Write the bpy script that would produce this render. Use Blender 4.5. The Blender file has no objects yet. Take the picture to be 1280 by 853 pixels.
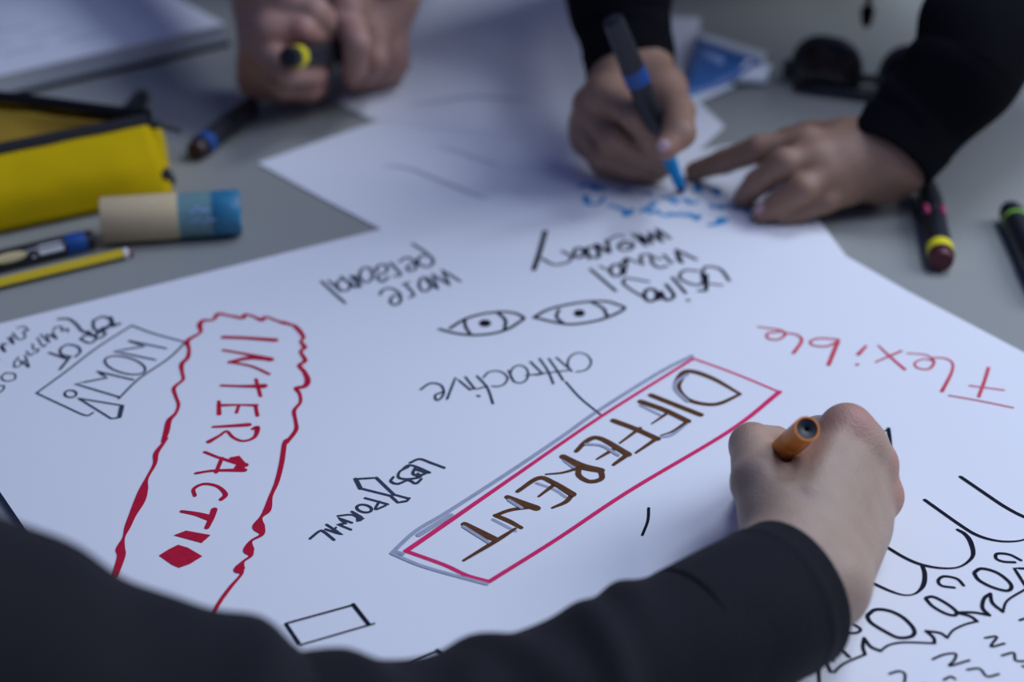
import bpy, math, random
import numpy as np
from mathutils import Vector, Matrix, noise as mnoise

random.seed(7)
sc = bpy.context.scene
C = sc.collection

# ------------------------------------------------------------------ camera
F, CX, CY, PITCH, CAMH = 2000.0, 640.0, 426.5, math.radians(30), 0.5
SP, CP = math.sin(PITCH), math.cos(PITCH)
cam = bpy.data.cameras.new('camera')
cam.sensor_width = 36.0
cam.lens = F / 1280 * 36.0
cam.clip_start = 0.02
cam.dof.use_dof = True
cam.dof.focus_distance = 0.835
cam.dof.aperture_fstop = 3.8
camo = bpy.data.objects.new('camera', cam)
C.objects.link(camo)
camo.location = (0, 0, CAMH)
camo.rotation_euler = (math.pi / 2 - PITCH, 0, 0)
sc.camera = camo

# ------------------------------------------------------------------ light
w = bpy.data.worlds.new('world'); sc.world = w
w.use_nodes = True
bg = w.node_tree.nodes['Background']
bg.inputs[0].default_value = (0.21, 0.33, 1.0, 1)
bg.inputs[1].default_value = 0.25

def area(name, loc, target, sx, sy, power, col):
    l = bpy.data.lights.new(name, 'AREA'); l.shape = 'RECTANGLE'
    l.size = sx; l.size_y = sy; l.energy = power; l.color = col
    o = bpy.data.objects.new(name, l); C.objects.link(o)
    o.location = loc
    o.rotation_euler = (Vector(target) - Vector(loc)).to_track_quat('-Z', 'Y').to_euler()
    return o
area('window_daylight', (1.9, 1.05, 1.35), (0.15, 0.75, 0.0), 1.2, 1.0, 29, (0.70, 0.775, 0.91))
area('unseen_overhead_light', (1.0, 1.70, 1.90), (0.2, 0.9, 0.0), 0.6, 0.6, 21.0, (0.67, 0.77, 0.97))  # unseen light, placed so the far person's head shades the far paper
area('near_fill_light', (0.65, 0.60, 1.30), (0.35, 0.65, 0.0), 0.6, 0.6, 4.5, (0.67, 0.765, 0.96))  # added fill, no lamp seen here; brightens the near side of the paper

sc.view_settings.view_transform = 'Standard'
sc.view_settings.look = 'None'
sc.view_settings.exposure = 0.0
sc.view_settings.gamma = 1.0
sc.view_settings.use_curve_mapping = False

# ------------------------------------------------------------------ pixel helper
def P(x, y, z=0.0):
    v = (y - CY) / F
    Z = (CAMH - z) / (SP + v * CP)
    return Vector(((x - CX) / F * Z, Z * (CP - v * SP), z))

# ------------------------------------------------------------------ materials
MATS = {}
def mat(name, col, rough=0.6, bump=0.0, bscale=200, var=0.0, vscale=30, sheen=0.0, trans=0.0, metal=0.0, spec=0.5, coat=0.0):
    if name in MATS: return MATS[name]
    m = bpy.data.materials.new(name); m.use_nodes = True
    nt = m.node_tree; b = nt.nodes['Principled BSDF']
    b.inputs['Base Color'].default_value = (*col, 1)
    b.inputs['Roughness'].default_value = rough
    b.inputs['Metallic'].default_value = metal
    b.inputs['Specular IOR Level'].default_value = spec
    b.inputs['Sheen Weight'].default_value = sheen
    b.inputs['Transmission Weight'].default_value = trans
    b.inputs['Coat Weight'].default_value = coat
    tc = nt.nodes.new('ShaderNodeTexCoord')
    n = nt.nodes.new('ShaderNodeTexNoise'); n.inputs['Scale'].default_value = vscale
    n.inputs['Detail'].default_value = 5
    nt.links.new(tc.outputs['Object'], n.inputs['Vector'])
    r = nt.nodes.new('ShaderNodeMix'); r.data_type = 'RGBA'
    r.inputs[6].default_value = (*[c * (1 - var) for c in col], 1)
    r.inputs[7].default_value = (*[min(1, c * (1 + var)) for c in col], 1)
    nt.links.new(n.outputs['Fac'], r.inputs[0])
    nt.links.new(r.outputs[2], b.inputs['Base Color'])
    if bump > 0:
        n2 = nt.nodes.new('ShaderNodeTexNoise'); n2.inputs['Scale'].default_value = bscale
        n2.inputs['Detail'].default_value = 6
        nt.links.new(tc.outputs['Object'], n2.inputs['Vector'])
        bp = nt.nodes.new('ShaderNodeBump'); bp.inputs['Strength'].default_value = bump
        bp.inputs['Distance'].default_value = 0.001
        nt.links.new(n2.outputs['Fac'], bp.inputs['Height'])
        nt.links.new(bp.outputs[0], b.inputs['Normal'])
    MATS[name] = m
    return m

def skin_mat(name, base, flush):
    m = bpy.data.materials.new(name); m.use_nodes = True
    nt = m.node_tree; b = nt.nodes['Principled BSDF']
    at = nt.nodes.new('ShaderNodeAttribute'); at.attribute_name = 'tint'
    sep = nt.nodes.new('ShaderNodeSeparateColor'); nt.links.new(at.outputs['Color'], sep.inputs[0])
    tc = nt.nodes.new('ShaderNodeTexCoord')
    n = nt.nodes.new('ShaderNodeTexNoise'); n.inputs['Scale'].default_value = 90; n.inputs['Detail'].default_value = 6
    nt.links.new(tc.outputs['Object'], n.inputs['Vector'])
    m0 = nt.nodes.new('ShaderNodeMix'); m0.data_type = 'RGBA'
    m0.inputs[6].default_value = (*[c * 0.86 for c in base], 1)
    m0.inputs[7].default_value = (*[min(1, c * 1.14) for c in base], 1)
    nt.links.new(n.outputs['Fac'], m0.inputs[0])
    m1 = nt.nodes.new('ShaderNodeMix'); m1.data_type = 'RGBA'
    m1.inputs[7].default_value = (*flush, 1)
    nt.links.new(sep.outputs[0], m1.inputs[0]); nt.links.new(m0.outputs[2], m1.inputs[6])
    m2 = nt.nodes.new('ShaderNodeMix'); m2.data_type = 'RGBA'
    m2.inputs[7].default_value = (0.62, 0.40, 0.38, 1)
    nt.links.new(sep.outputs[1], m2.inputs[0]); nt.links.new(m1.outputs[2], m2.inputs[6])
    m3 = nt.nodes.new('ShaderNodeMix'); m3.data_type = 'RGBA'
    m3.inputs[7].default_value = (base[0] * .78, base[1] * .92, base[2] * 1.02, 1)
    nt.links.new(sep.outputs[2], m3.inputs[0]); nt.links.new(m2.outputs[2], m3.inputs[6])
    nt.links.new(m3.outputs[2], b.inputs['Base Color'])
    b.inputs['Roughness'].default_value = 0.5
    b.inputs['Specular IOR Level'].default_value = 0.4
    b.inputs['Subsurface Weight'].default_value = 0.12
    b.inputs['Subsurface Radius'].default_value = (0.004, 0.0018, 0.001)
    b.inputs['Subsurface Scale'].default_value = 1.0
    v = nt.nodes.new('ShaderNodeTexVoronoi'); v.inputs['Scale'].default_value = 900
    n3 = nt.nodes.new('ShaderNodeTexNoise'); n3.inputs['Scale'].default_value = 350; n3.inputs['Detail'].default_value = 5
    nt.links.new(tc.outputs['Object'], v.inputs['Vector']); nt.links.new(tc.outputs['Object'], n3.inputs['Vector'])
    ad = nt.nodes.new('ShaderNodeMath'); ad.operation = 'ADD'
    nt.links.new(v.outputs['Distance'], ad.inputs[0]); nt.links.new(n3.outputs['Fac'], ad.inputs[1])
    bp = nt.nodes.new('ShaderNodeBump'); bp.inputs['Strength'].default_value = 0.35; bp.inputs['Distance'].default_value = 0.0006
    nt.links.new(ad.outputs[0], bp.inputs['Height']); nt.links.new(bp.outputs[0], b.inputs['Normal'])
    return m

M_PAPER = mat('white_paper', (0.80, 0.80, 0.81), 0.75, 0.12, 60, 0.015, 8)
M_TABLE = mat('grey_laminate', (0.31, 0.315, 0.285), 0.42, 0.04, 400, 0.05, 300)
M_INK = mat('black_ink', (0.012, 0.014, 0.024), 0.85, spec=0.08, var=0.3, vscale=300)
M_INKG = mat('thin_black_ink', (0.045, 0.055, 0.085), 0.85, spec=0.08, var=0.35, vscale=300)
M_RED = mat('crimson_ink', (0.50, 0.012, 0.042), 0.85, spec=0.08, var=0.22, vscale=250)
M_RED2 = mat('light_red_ink', (0.64, 0.075, 0.11), 0.85, spec=0.08, var=0.25, vscale=250)
M_PINK = mat('pink_ink', (0.72, 0.032, 0.14), 0.85, spec=0.08, var=0.12, vscale=200)
M_BROWN = mat('brown_ink', (0.12, 0.050, 0.022), 0.85, spec=0.08, var=0.4, vscale=250)
M_GREYINK = mat('grey_marker_ink', (0.36, 0.39, 0.47), 0.85, spec=0.08, var=0.2, vscale=200)
M_BLUEINK = mat('cyan_ink', (0.02, 0.28, 0.58), 0.85, spec=0.08, var=0.2, vscale=200)
M_EDGESHADE = mat('faint_grey_line', (0.50, 0.50, 0.54), 0.85, spec=0.08, var=0.1)  # shade along sheet edges, painted as grey strokes
M_BLACKP = mat('black_plastic', (0.010, 0.011, 0.015), 0.42, 0.05, 200, 0.1, 50)
M_BLACKM = mat('matte_black_plastic', (0.013, 0.014, 0.018), 0.5, 0.05, 200, 0.1, 50)
M_BLUEP = mat('blue_plastic', (0.006, 0.065, 0.26), 0.45, var=0.05)
M_YELP = mat('yellow_plastic', (0.78, 0.66, 0.02), 0.4, var=0.05)
M_GRNP = mat('green_plastic', (0.24, 0.50, 0.05), 0.4, var=0.05)
M_REDP = mat('dark_red_plastic', (0.10, 0.010, 0.020), 0.4, var=0.1)
M_PINKP = mat('pink_plastic', (0.55, 0.05, 0.16), 0.4, var=0.1)
M_ORANGE = mat('orange_plastic', (0.92, 0.29, 0.03), 0.38, 0.03, 300, 0.06, 40)
M_CASE = mat('yellow_nylon', (0.58, 0.395, 0.0005), 0.9, 0.25, 900, 0.06, 40, spec=0.15)
M_LINING = mat('orange_lining', (0.42, 0.25, 0.012), 0.7, 0.2, 700, 0.08, 40)
M_ZIP = mat('black_zip_tape', (0.016, 0.016, 0.022), 0.75, 0.4, 900, 0.1, 60)
M_KRAFT = mat('kraft_cardboard', (0.70, 0.54, 0.30), 0.8, 0.2, 500, 0.08, 120)
M_TEAL = mat('pale_teal_plastic', (0.16, 0.29, 0.29), 0.3, var=0.12, vscale=90)
M_AQUA = mat('aqua_blue_plastic', (0.035, 0.20, 0.33), 0.3, var=0.45, vscale=120)
M_PENCIL = mat('yellow_lacquer', (0.66, 0.47, 0.008), 0.35, var=0.04)
M_PENBLK = mat('black_lacquer', (0.02, 0.02, 0.02), 0.35, var=0.04)
M_WHITEP = mat('white_lacquer', (0.72, 0.70, 0.70), 0.4, var=0.03)
M_TAN = mat('tan_print', (0.52, 0.42, 0.20), 0.5, var=0.1)
M_CLOTH = mat('navy_black_jersey', (0.0125, 0.0125, 0.0155), 0.9, 0.6, 700, 0.45, 900, sheen=0.02, spec=0.15)
M_CLOTH2 = mat('black_jersey', (0.0045, 0.0045, 0.006), 0.95, 0.5, 600, 0.25, 500, spec=0.08)
M_SHIRT = mat('charcoal_cotton', (0.05, 0.05, 0.06), 0.9, 0.4, 600, 0.2, 500)
M_GLASS = mat('smoked_lens', (0.010, 0.010, 0.013), 0.12, var=0.05)
M_BROCH = mat('blue_glossy_print', (0.065, 0.17, 0.42), 0.32, var=0.25, vscale=25)
M_BROCHP = mat('pale_blue_print', (0.30, 0.42, 0.72), 0.3, var=0.15, vscale=40)
M_GLOSSW = mat('glossy_white_paper', (0.82, 0.84, 0.88), 0.3, var=0.02)
M_GREYPG = mat('page_edges', (0.50, 0.52, 0.56), 0.8, 0.5, 900, 0.12, 400)
M_FLOOR = mat('grey_floor', (0.16, 0.16, 0.17), 0.6, 0.1, 50, 0.1, 10)
M_METAL = mat('grey_metal', (0.35, 0.35, 0.37), 0.35, metal=0.9)
S_FRONT = skin_mat('pale_skin', (0.40, 0.275, 0.195), (0.46, 0.21, 0.155))
S_RIGHT = skin_mat('warm_skin', (0.30, 0.170, 0.110), (0.34, 0.145, 0.10))
S_LEFT = skin_mat('pink_skin', (0.39, 0.22, 0.165), (0.45, 0.175, 0.145))

# ------------------------------------------------------------------ object helpers
def link(name, me, m, parent=None, smooth=True):
    o = bpy.data.objects.new(name, me)
    C.objects.link(o)
    if m is not None and not me.materials: me.materials.append(m)
    if smooth and len(me.polygons):
        me.polygons.foreach_set('use_smooth', [True] * len(me.polygons))
    if parent is not None:
        o.parent = parent
        o.matrix_parent_inverse = Matrix.Translation(parent.location).inverted()
    return o
def mesh(name, verts, faces, m=None, parent=None, smooth=True):
    me = bpy.data.meshes.new(name)
    me.from_pydata([tuple(v) for v in verts], [], faces)
    me.update()
    return link(name, me, m, parent, smooth)
def thing(name, label, cat, loc, group=None):
    o = bpy.data.objects.new(name, None); C.objects.link(o)
    o.empty_display_size = 0.02
    o.location = loc
    tag(o, label, cat, group)
    return o
def tag(o, label, cat=None, group=None):
    o['label'] = label
    if cat: o['category'] = cat
    if group: o['group'] = group
    return o
class MB:
    def __init__(s): s.v = []; s.f = []
    def add(s, v, f):
        b = len(s.v); s.v += [tuple(p) for p in v]; s.f += [tuple(i + b for i in q) for q in f]
    def box(s, a, b):
        (x0, y0, z0), (x1, y1, z1) = a, b
        s.add([(x0,y0,z0),(x1,y0,z0),(x1,y1,z0),(x0,y1,z0),(x0,y0,z1),(x1,y0,z1),(x1,y1,z1),(x0,y1,z1)],
              [(3,2,1,0),(4,5,6,7),(0,1,5,4),(1,2,6,5),(2,3,7,6),(3,0,4,7)])
    def build(s, name, m, parent=None, smooth=False):
        return mesh(name, s.v, s.f, m, parent, smooth)

def frame(d):
    d = d.normalized()
    up = Vector((0, 0, 1)) if abs(d.z) < 0.95 else Vector((0, 1, 0))
    a = d.cross(up).normalized(); b = a.cross(d).normalized()
    return d, a, b        # b is the 'up' side
def lathe(mb, p0, d, prof, n=32, phase=0.0):
    """prof: list of (distance along axis, radius)"""
    d, a, b = frame(d)
    vs = []; fs = []
    for s, r in prof:
        for k in range(n):
            t = 2 * math.pi * k / n + phase
            vs.append(p0 + d * s + (a * math.cos(t) + b * math.sin(t)) * r)
    for i in range(len(prof) - 1):
        for k in range(n):
            k2 = (k + 1) % n
            fs.append((i*n + k, i*n + k2, (i+1)*n + k2, (i+1)*n + k))
    c0 = len(vs); vs.append(p0 + d * prof[0][0]); vs.append(p0 + d * prof[-1][0])
    for k in range(n):
        k2 = (k + 1) % n
        fs.append((c0, k2, k)); fs.append((c0 + 1, (len(prof)-1)*n + k, (len(prof)-1)*n + k2))
    mb.add(vs, fs)
def lathe_part(name, p0, d, prof, m, parent, n=32, label=None):
    mb = MB(); lathe(mb, p0, d, prof, n)
    o = mb.build(name, m, parent, True)
    try:
        o.data.set_sharp_from_angle(angle=math.radians(40))
    except Exception: pass
    if label: o['label'] = label
    return o

# ------------------------------------------------------------------ implicit surfaces
def smin(a, b, k):
    h = np.maximum(k - np.abs(a - b), 0) / k
    return np.minimum(a, b) - h * h * k * 0.25
def cone_sdf(X, a, b, ra, rb):
    a = np.array(a, dtype=np.float32); b = np.array(b, dtype=np.float32)
    ab = b - a; L2 = float(ab @ ab) + 1e-12
    dx, dy, dz = X[0] - a[0], X[1] - a[1], X[2] - a[2]
    t = np.clip((dx * ab[0] + dy * ab[1] + dz * ab[2]) / L2, 0, 1)
    d = np.sqrt((dx - ab[0]*t)**2 + (dy - ab[1]*t)**2 + (dz - ab[2]*t)**2)
    return d - (ra + (rb - ra) * t)
def chain_sdf(X, pts, k):
    out = None
    for (p, r), (q, s) in zip(pts[:-1], pts[1:]):
        d = cone_sdf(X, p, q, r, s)
        out = d if out is None else smin(out, d, k)
    return out
def grid(lo, hi, h):
    ax = [np.arange(lo[i], hi[i] + h, h, dtype=np.float32) for i in range(3)]
    X = np.meshgrid(*ax, indexing='ij', sparse=True)
    return X, np.array(lo, dtype=np.float64)
def surface_nets(f, lo, h):
    ins = f < 0
    nx, ny, nz = f.shape
    cnt = np.zeros((nx-1, ny-1, nz-1), dtype=np.int8)
    corners = [(i, j, k) for i in (0, 1) for j in (0, 1) for k in (0, 1)]
    for i, j, k in corners:
        cnt += ins[i:nx-1+i, j:ny-1+j, k:nz-1+k]
    act = (cnt > 0) & (cnt < 8)
    idx = -np.ones(act.shape, dtype=np.int64)
    cells = np.argwhere(act)
    idx[act] = np.arange(len(cells))
    acc = np.zeros((len(cells), 3)); num = np.zeros(len(cells))
    for a in range(8):
        for b in range(a + 1, 8):
            ca, cb = corners[a], corners[b]
            if sum(abs(p - q) for p, q in zip(ca, cb)) != 1: continue
            va = f[cells[:,0]+ca[0], cells[:,1]+ca[1], cells[:,2]+ca[2]].astype(np.float64)
            vb = f[cells[:,0]+cb[0], cells[:,1]+cb[1], cells[:,2]+cb[2]].astype(np.float64)
            m = (va < 0) != (vb < 0)
            t = np.where(m, va / np.where(m, va - vb, 1), 0)
            pt = np.array(ca) + t[:, None] * (np.array(cb) - np.array(ca))
            acc[m] += pt[m]; num[m] += 1
    verts = lo + (cells + acc / num[:, None]) * h
    faces = []
    for ax in range(3):
        s0 = [slice(None)] * 3; s1 = [slice(None)] * 3
        s0[ax] = slice(0, -1); s1[ax] = slice(1, None)
        A = ins[tuple(s0)]; B = ins[tuple(s1)]
        e = np.argwhere(A != B)
        o1, o2 = [(1, 2), (2, 0), (0, 1)][ax]
        ok = (e[:, o1] > 0) & (e[:, o2] > 0) & (e[:, o1] < f.shape[o1]-1) & (e[:, o2] < f.shape[o2]-1)
        e = e[ok]
        def g(d1, d2):
            q = e.copy(); q[:, o1] -= d1; q[:, o2] -= d2
            return idx[q[:, 0], q[:, 1], q[:, 2]]
        q = np.stack([g(1, 1), g(0, 1), g(0, 0), g(1, 0)], 1)
        flip = ~A[e[:, 0], e[:, 1], e[:, 2]]
        q[flip] = q[flip][:, ::-1]
        faces.append(q)
    return verts, np.concatenate(faces)
def np_mesh(name, verts, faces, m, parent, tint=None):
    me = bpy.data.meshes.new(name)
    me.from_pydata(verts.tolist(), [], faces.tolist()); me.update()
    if tint is not None:
        at = me.color_attributes.new('tint', 'FLOAT_COLOR', 'POINT')
        at.data.foreach_set('color', tint.astype(np.float32).ravel())
    return link(name, me, m, parent, True)
def relax(verts, faces, it=2, lam=0.5):
    e = np.concatenate([faces[:, [0, 1]], faces[:, [1, 2]], faces[:, [2, 3]], faces[:, [3, 0]]])
    n = len(verts)
    for _ in range(it):
        s = np.zeros_like(verts); c = np.zeros(n)
        for k in range(3):
            s[:, k] = np.bincount(e[:, 0], verts[e[:, 1], k], n) + np.bincount(e[:, 1], verts[e[:, 0], k], n)
        c = np.bincount(e[:, 0], minlength=n) + np.bincount(e[:, 1], minlength=n)
        verts = verts + lam * (s / c[:, None] - verts)
    return verts

def hand(palm, fingers, bumps=(), ridges=(), h=0.0013, flush=(), nails=(), veins=(), kp=0.014, floor=None, verbose=None):
    """palm: capsules (a,b,ra,rb); fingers: chains [(p,r),...]; all world space. returns verts, faces, tint"""
    pts = [p for c in palm for p in c[:2]] + [p for f in fingers for p, r in f]
    A = np.array([tuple(p) for p in pts])
    lo = A.min(0) - 0.034; hi = A.max(0) + 0.034
    X, lo = grid(lo, hi, h)
    G = None
    for a, b, ra, rb in palm:
        d = cone_sdf(X, a, b, ra, rb)
        G = d if G is None else smin(G, d, kp)
    for p, r in bumps:
        G = smin(G, cone_sdf(X, p, p + Vector((0, 0, 1e-5)), r, r), 0.006)
    for a, b, r in ridges:
        G = smin(G, cone_sdf(X, a, b, r, r), 0.005)
    R = None
    for f in fingers:
        d = smin(G, chain_sdf(X, f, 0.0035), 0.009)
        R = d if R is None else smin(R, d, 0.0016)
    R = np.maximum(R, (Hnp(X) + .0002 if floor is None else floor) - X[2])           # rests flat on the paper
    v, fc = surface_nets(R, lo, h)
    v = relax(v, fc, 2, 0.5)
    tint = np.zeros((len(v), 4)); tint[:, 3] = 1
    for p, s, amt in flush:
        d2 = ((v - np.array(tuple(p)))**2).sum(1)
        tint[:, 0] = np.maximum(tint[:, 0], amt * np.exp(-d2 / (s * s)))
    for p, s in nails:
        d2 = ((v - np.array(tuple(p)))**2).sum(1)
        tint[:, 1] = np.maximum(tint[:, 1], np.clip((s - np.sqrt(d2)) / (0.25 * s), 0, 1))
    for a, b, s in veins:
        a = np.array(tuple(a)); b = np.array(tuple(b)); ab = b - a
        t = np.clip(((v - a) @ ab) / (ab @ ab), 0, 1)
        d2 = ((v - a - t[:, None] * ab)**2).sum(1)
        tint[:, 2] = np.maximum(tint[:, 2], 0.8 * np.exp(-d2 / (s * s)))
    if verbose:
        for f in fingers:
            print(verbose, [round((Vector(f[i+1][0]) - Vector(f[i][0])).length * 1000) for i in range(len(f)-1)])
    return v, fc, tint
def head(c, f, neck, h=.005):
    """skull, jaw, brow, nose, lips, ears and neck as one skin surface; f = facing direction"""
    f = f.normalized(); sd = f.cross(Vector((0, 0, 1))).normalized(); u = sd.cross(f).normalized()
    q = lambda a, b, d: c + f*a + u*b + sd*d
    caps = [(q(-.035,.03,0), q(.025,.035,0), .078, .070), (q(.02,-.01,0), q(.035,-.075,0), .062, .040), (q(.045,-.085,0), q(.055,-.088,0), .026, .022),
            (q(-.03,-.05,0), neck, .054, .062)]
    A = np.array([tuple(p) for k_ in caps for p in k_[:2]]); X, lo = grid(A.min(0) - .1, A.max(0) + .1, h)
    G = None
    for a, b, ra, rb in caps:
        d = cone_sdf(X, a, b, ra, rb); G = d if G is None else smin(G, d, .03)
    for sg in (-1, 1):
        G = -smin(-G, cone_sdf(X, q(.098,.008,sg*.032), q(.098,.008,sg*.030), .016, .016), .014) if False else np.maximum(G, .010 - cone_sdf(X, q(.105,.006,sg*.034), q(.105,.006,sg*.026), .004, .004))
        G = smin(G, cone_sdf(X, q(.082,.026,sg*.016), q(.072,.027,sg*.046), .010, .009), .012)
        G = smin(G, cone_sdf(X, q(-.008,.018,sg*.077), q(-.002,-.022,sg*.074), .013, .008), .008)
    G = smin(G, cone_sdf(X, q(.090,.018,0), q(.108,-.022,0), .007, .011), .010)
    G = smin(G, cone_sdf(X, q(.086,-.050,-.016), q(.086,-.050,.016), .008, .008), .008)
    v, fc = surface_nets(G, lo, h); v = relax(v, fc, 2)
    return (v, fc, np.tile(np.array([0, 0, 0, 1.0]), (len(v), 1))), q
def head_parts(q, parent):
    for sg in (-1, 1):
        o = lathe_part('eye', q(.072,.007,sg*.031), q(.09,.007,sg*.031) - q(.072,.007,sg*.031), [(0,.004),(.003,.009),(.008,.0115),(.013,.010),(.0165,.006),(.018,.001)], M_WHITEP, parent, 16)
        lathe_part('iris', q(.088,.007,sg*.031), q(.09,.007,sg*.031) - q(.088,.007,sg*.031), [(0,.005),(.002,.004),(.0026,.001)], M_BLACKP, o, 14)
    caps = [(q(-.045,.045,0), q(.005,.070,0), .078, .060), (q(-.06,.0,0), q(-.05,-.04,0), .066, .05), (q(-.02,.05,-.03), q(-.02,.05,.03), .070, .070)]
    torso_sdf('hair', caps, mat('dark_brown_hair', (.03,.02,.014), .6, .8, 300, .4, 200), parent, h=.006, k=.03)
# forearms to elbows
def limb(caps, h=.005):
    A = np.array([tuple(p) for c in caps for p in c[:2]])
    X, lo = grid(A.min(0) - .06, A.max(0) + .06, h)
    G = None
    for a, b, ra, rb in caps:
        d = cone_sdf(X, a, b, ra, rb); G = d if G is None else smin(G, d, .02)
    v, f = surface_nets(G, lo, h); v = relax(v, f, 2)
    return v, f, np.tile(np.array([0, 0, 0, 1.0]), (len(v), 1))
def merge(parts):
    V = []; Fc = []; T = []; n = 0
    for v, f, t in parts:
        V.append(v); Fc.append(f + n); T.append(t); n += len(v)
    return np.concatenate(V), np.concatenate(Fc), np.concatenate(T)

def cat_rom(pts, n=8):
    pts = [Vector(p) for p in pts]
    if len(pts) == 2: return [pts[0].lerp(pts[1], i / n) for i in range(n + 1)]
    out = []
    for i in range(len(pts) - 1):
        p0 = pts[i-1] if i else pts[0]*2 - pts[1]
        p1, p2 = pts[i], pts[i+1]
        p3 = pts[i+2] if i + 2 < len(pts) else p2*2 - p1
        for k in range(n):
            t = k / n
            out.append(0.5 * ((2*p1) + (p2-p0)*t + (2*p0-5*p1+4*p2-p3)*t*t + (3*p1-p0-3*p2+p3)*t**3))
    out.append(pts[-1])
    return out

def sleeve(path, radii, n=72, per=40, folds=(), lumps=0.0, seed=0.0, cap_start=False, inner=0.004):
    """Swept cloth tube; folds: (s, amp, width, slant, phi, spread). Start end turned inwards as an open cuff."""
    c = cat_rom([tuple(p) for p in path], per)
    rr = [v.x for v in cat_rom([(r, 0, 0) for r in radii], per)]
    L = [0.0]
    for a, b in zip(c[:-1], c[1:]): L.append(L[-1] + (b - a).length)
    vs = []; fs = []
    rings = []
    prev = None
    for i, p in enumerate(c):
        d = (c[min(i+1, len(c)-1)] - c[max(i-1, 0)]).normalized()
        if prev is None:
            _, a, b = frame(d)
        else:
            a = (prev - d * prev.dot(d)).normalized(); b = a.cross(d).normalized()
        if b.z < 0 and prev is None: pass
        prev = a
        ring = []
        for k in range(n):
            t = 2 * math.pi * k / n
            r = rr[i]
            for s0, amp, wd, slant, phi, spread in folds:
                dt = math.atan2(math.sin(t - phi), math.cos(t - phi))
                x = (L[i] - s0 - slant * dt) / wd
                r += amp * math.exp(-x * x) * math.exp(-(dt / spread)**2)
            q = p + (a * math.cos(t) + b * math.sin(t)) * r
            if lumps: r += lumps * mnoise.noise(q * 22 + Vector((seed, 0, 0)))
            q = p + (a * math.cos(t) + b * math.sin(t)) * r
            q.z = max(q.z, H(q.x, q.y) + .0006)
            ring.append(q)
        rings.append(ring)
    # inward lip at the opening
    lip = [c[0] + (q - c[0]) * (1 - inner / rr[0]) for q in rings[0]]
    d0 = (c[1] - c[0]).normalized()
    deep = [q + d0 * 0.02 for q in lip]
    edge = [(c[0] + (q - c[0]) * (1 - 0.5 * inner / rr[0])) - d0 * 0.0018 for q in rings[0]]
    allr = [deep, lip, edge] + rings
    for r in allr: vs += r
    for i in range(len(allr) - 1):
        for k in range(n):
            k2 = (k + 1) % n
            fs.append((i*n + k, (i+1)*n + k, (i+1)*n + k2, i*n + k2))
    ci = len(vs); vs.append(c[-1])
    for k in range(n): fs.append((ci, (len(allr)-1)*n + (k+1) % n, (len(allr)-1)*n + k))
    return vs, fs

def torso_sdf(name, caps, m, parent, h=0.008, k=0.06):
    A = np.array([tuple(p) for c in caps for p in c[:2]])
    rm = max(max(c[2:]) for c in caps) + 0.03
    X, lo = grid(A.min(0) - rm, A.max(0) + rm, h)
    G = None
    for a, b, ra, rb in caps:
        d = cone_sdf(X, a, b, ra, rb)
        G = d if G is None else smin(G, d, k)
    v, f = surface_nets(G, lo, h)
    v = relax(v, f, 2)
    return np_mesh(name, v, f, m, parent)

# ------------------------------------------------------------------ setting: floor and table
TZ = -0.74
mb = MB(); mb.box((-3, -2.5, TZ - 0.05), (3, 3.5, TZ)); fl = mb.build('floor', M_FLOOR); fl['kind'] = 'structure'; fl['label'] = 'grey floor under the table'
for nm, a_, b_ in (('wall_back', (-3, 3.5, TZ), (3, 3.6, 1.95)), ('wall_left', (-3.1, -2.5, TZ), (-3, 3.6, 1.95)), ('wall_right', (3, -2.5, TZ), (3.1, 3.6, 1.95))):
    mb = MB(); mb.box(a_, b_); wl_ = mb.build(nm, mat('pale_plaster', (.5, .5, .5), .9, .1, 80, .04, 6)); wl_['kind'] = 'structure'; wl_['label'] = 'plain pale plaster wall of the room'
tb = thing('table', 'large grey laminate table carrying the drawings', 'table', (0, 0.85, TZ))
mb = MB(); mb.box((-1.0, 0.08, -0.028), (1.05, 1.60, 0.0)); o = mb.build('tabletop', M_TABLE, tb)
bv = o.modifiers.new('bevel', 'BEVEL'); bv.width = 0.003; bv.segments = 2
for x in (-0.93, 0.98):
    for y in (0.15, 1.55):
        mb = MB(); mb.box((x - 0.025, y - 0.025, TZ), (x + 0.025, y + 0.025, -0.027)); mb.build('leg', M_METAL, tb)
for y in (0.15, 1.55):
    mb = MB(); mb.box((-0.93, y - .01, -0.07), (0.98, y + .01, -0.027)); mb.build('apron', M_METAL, tb)

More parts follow.
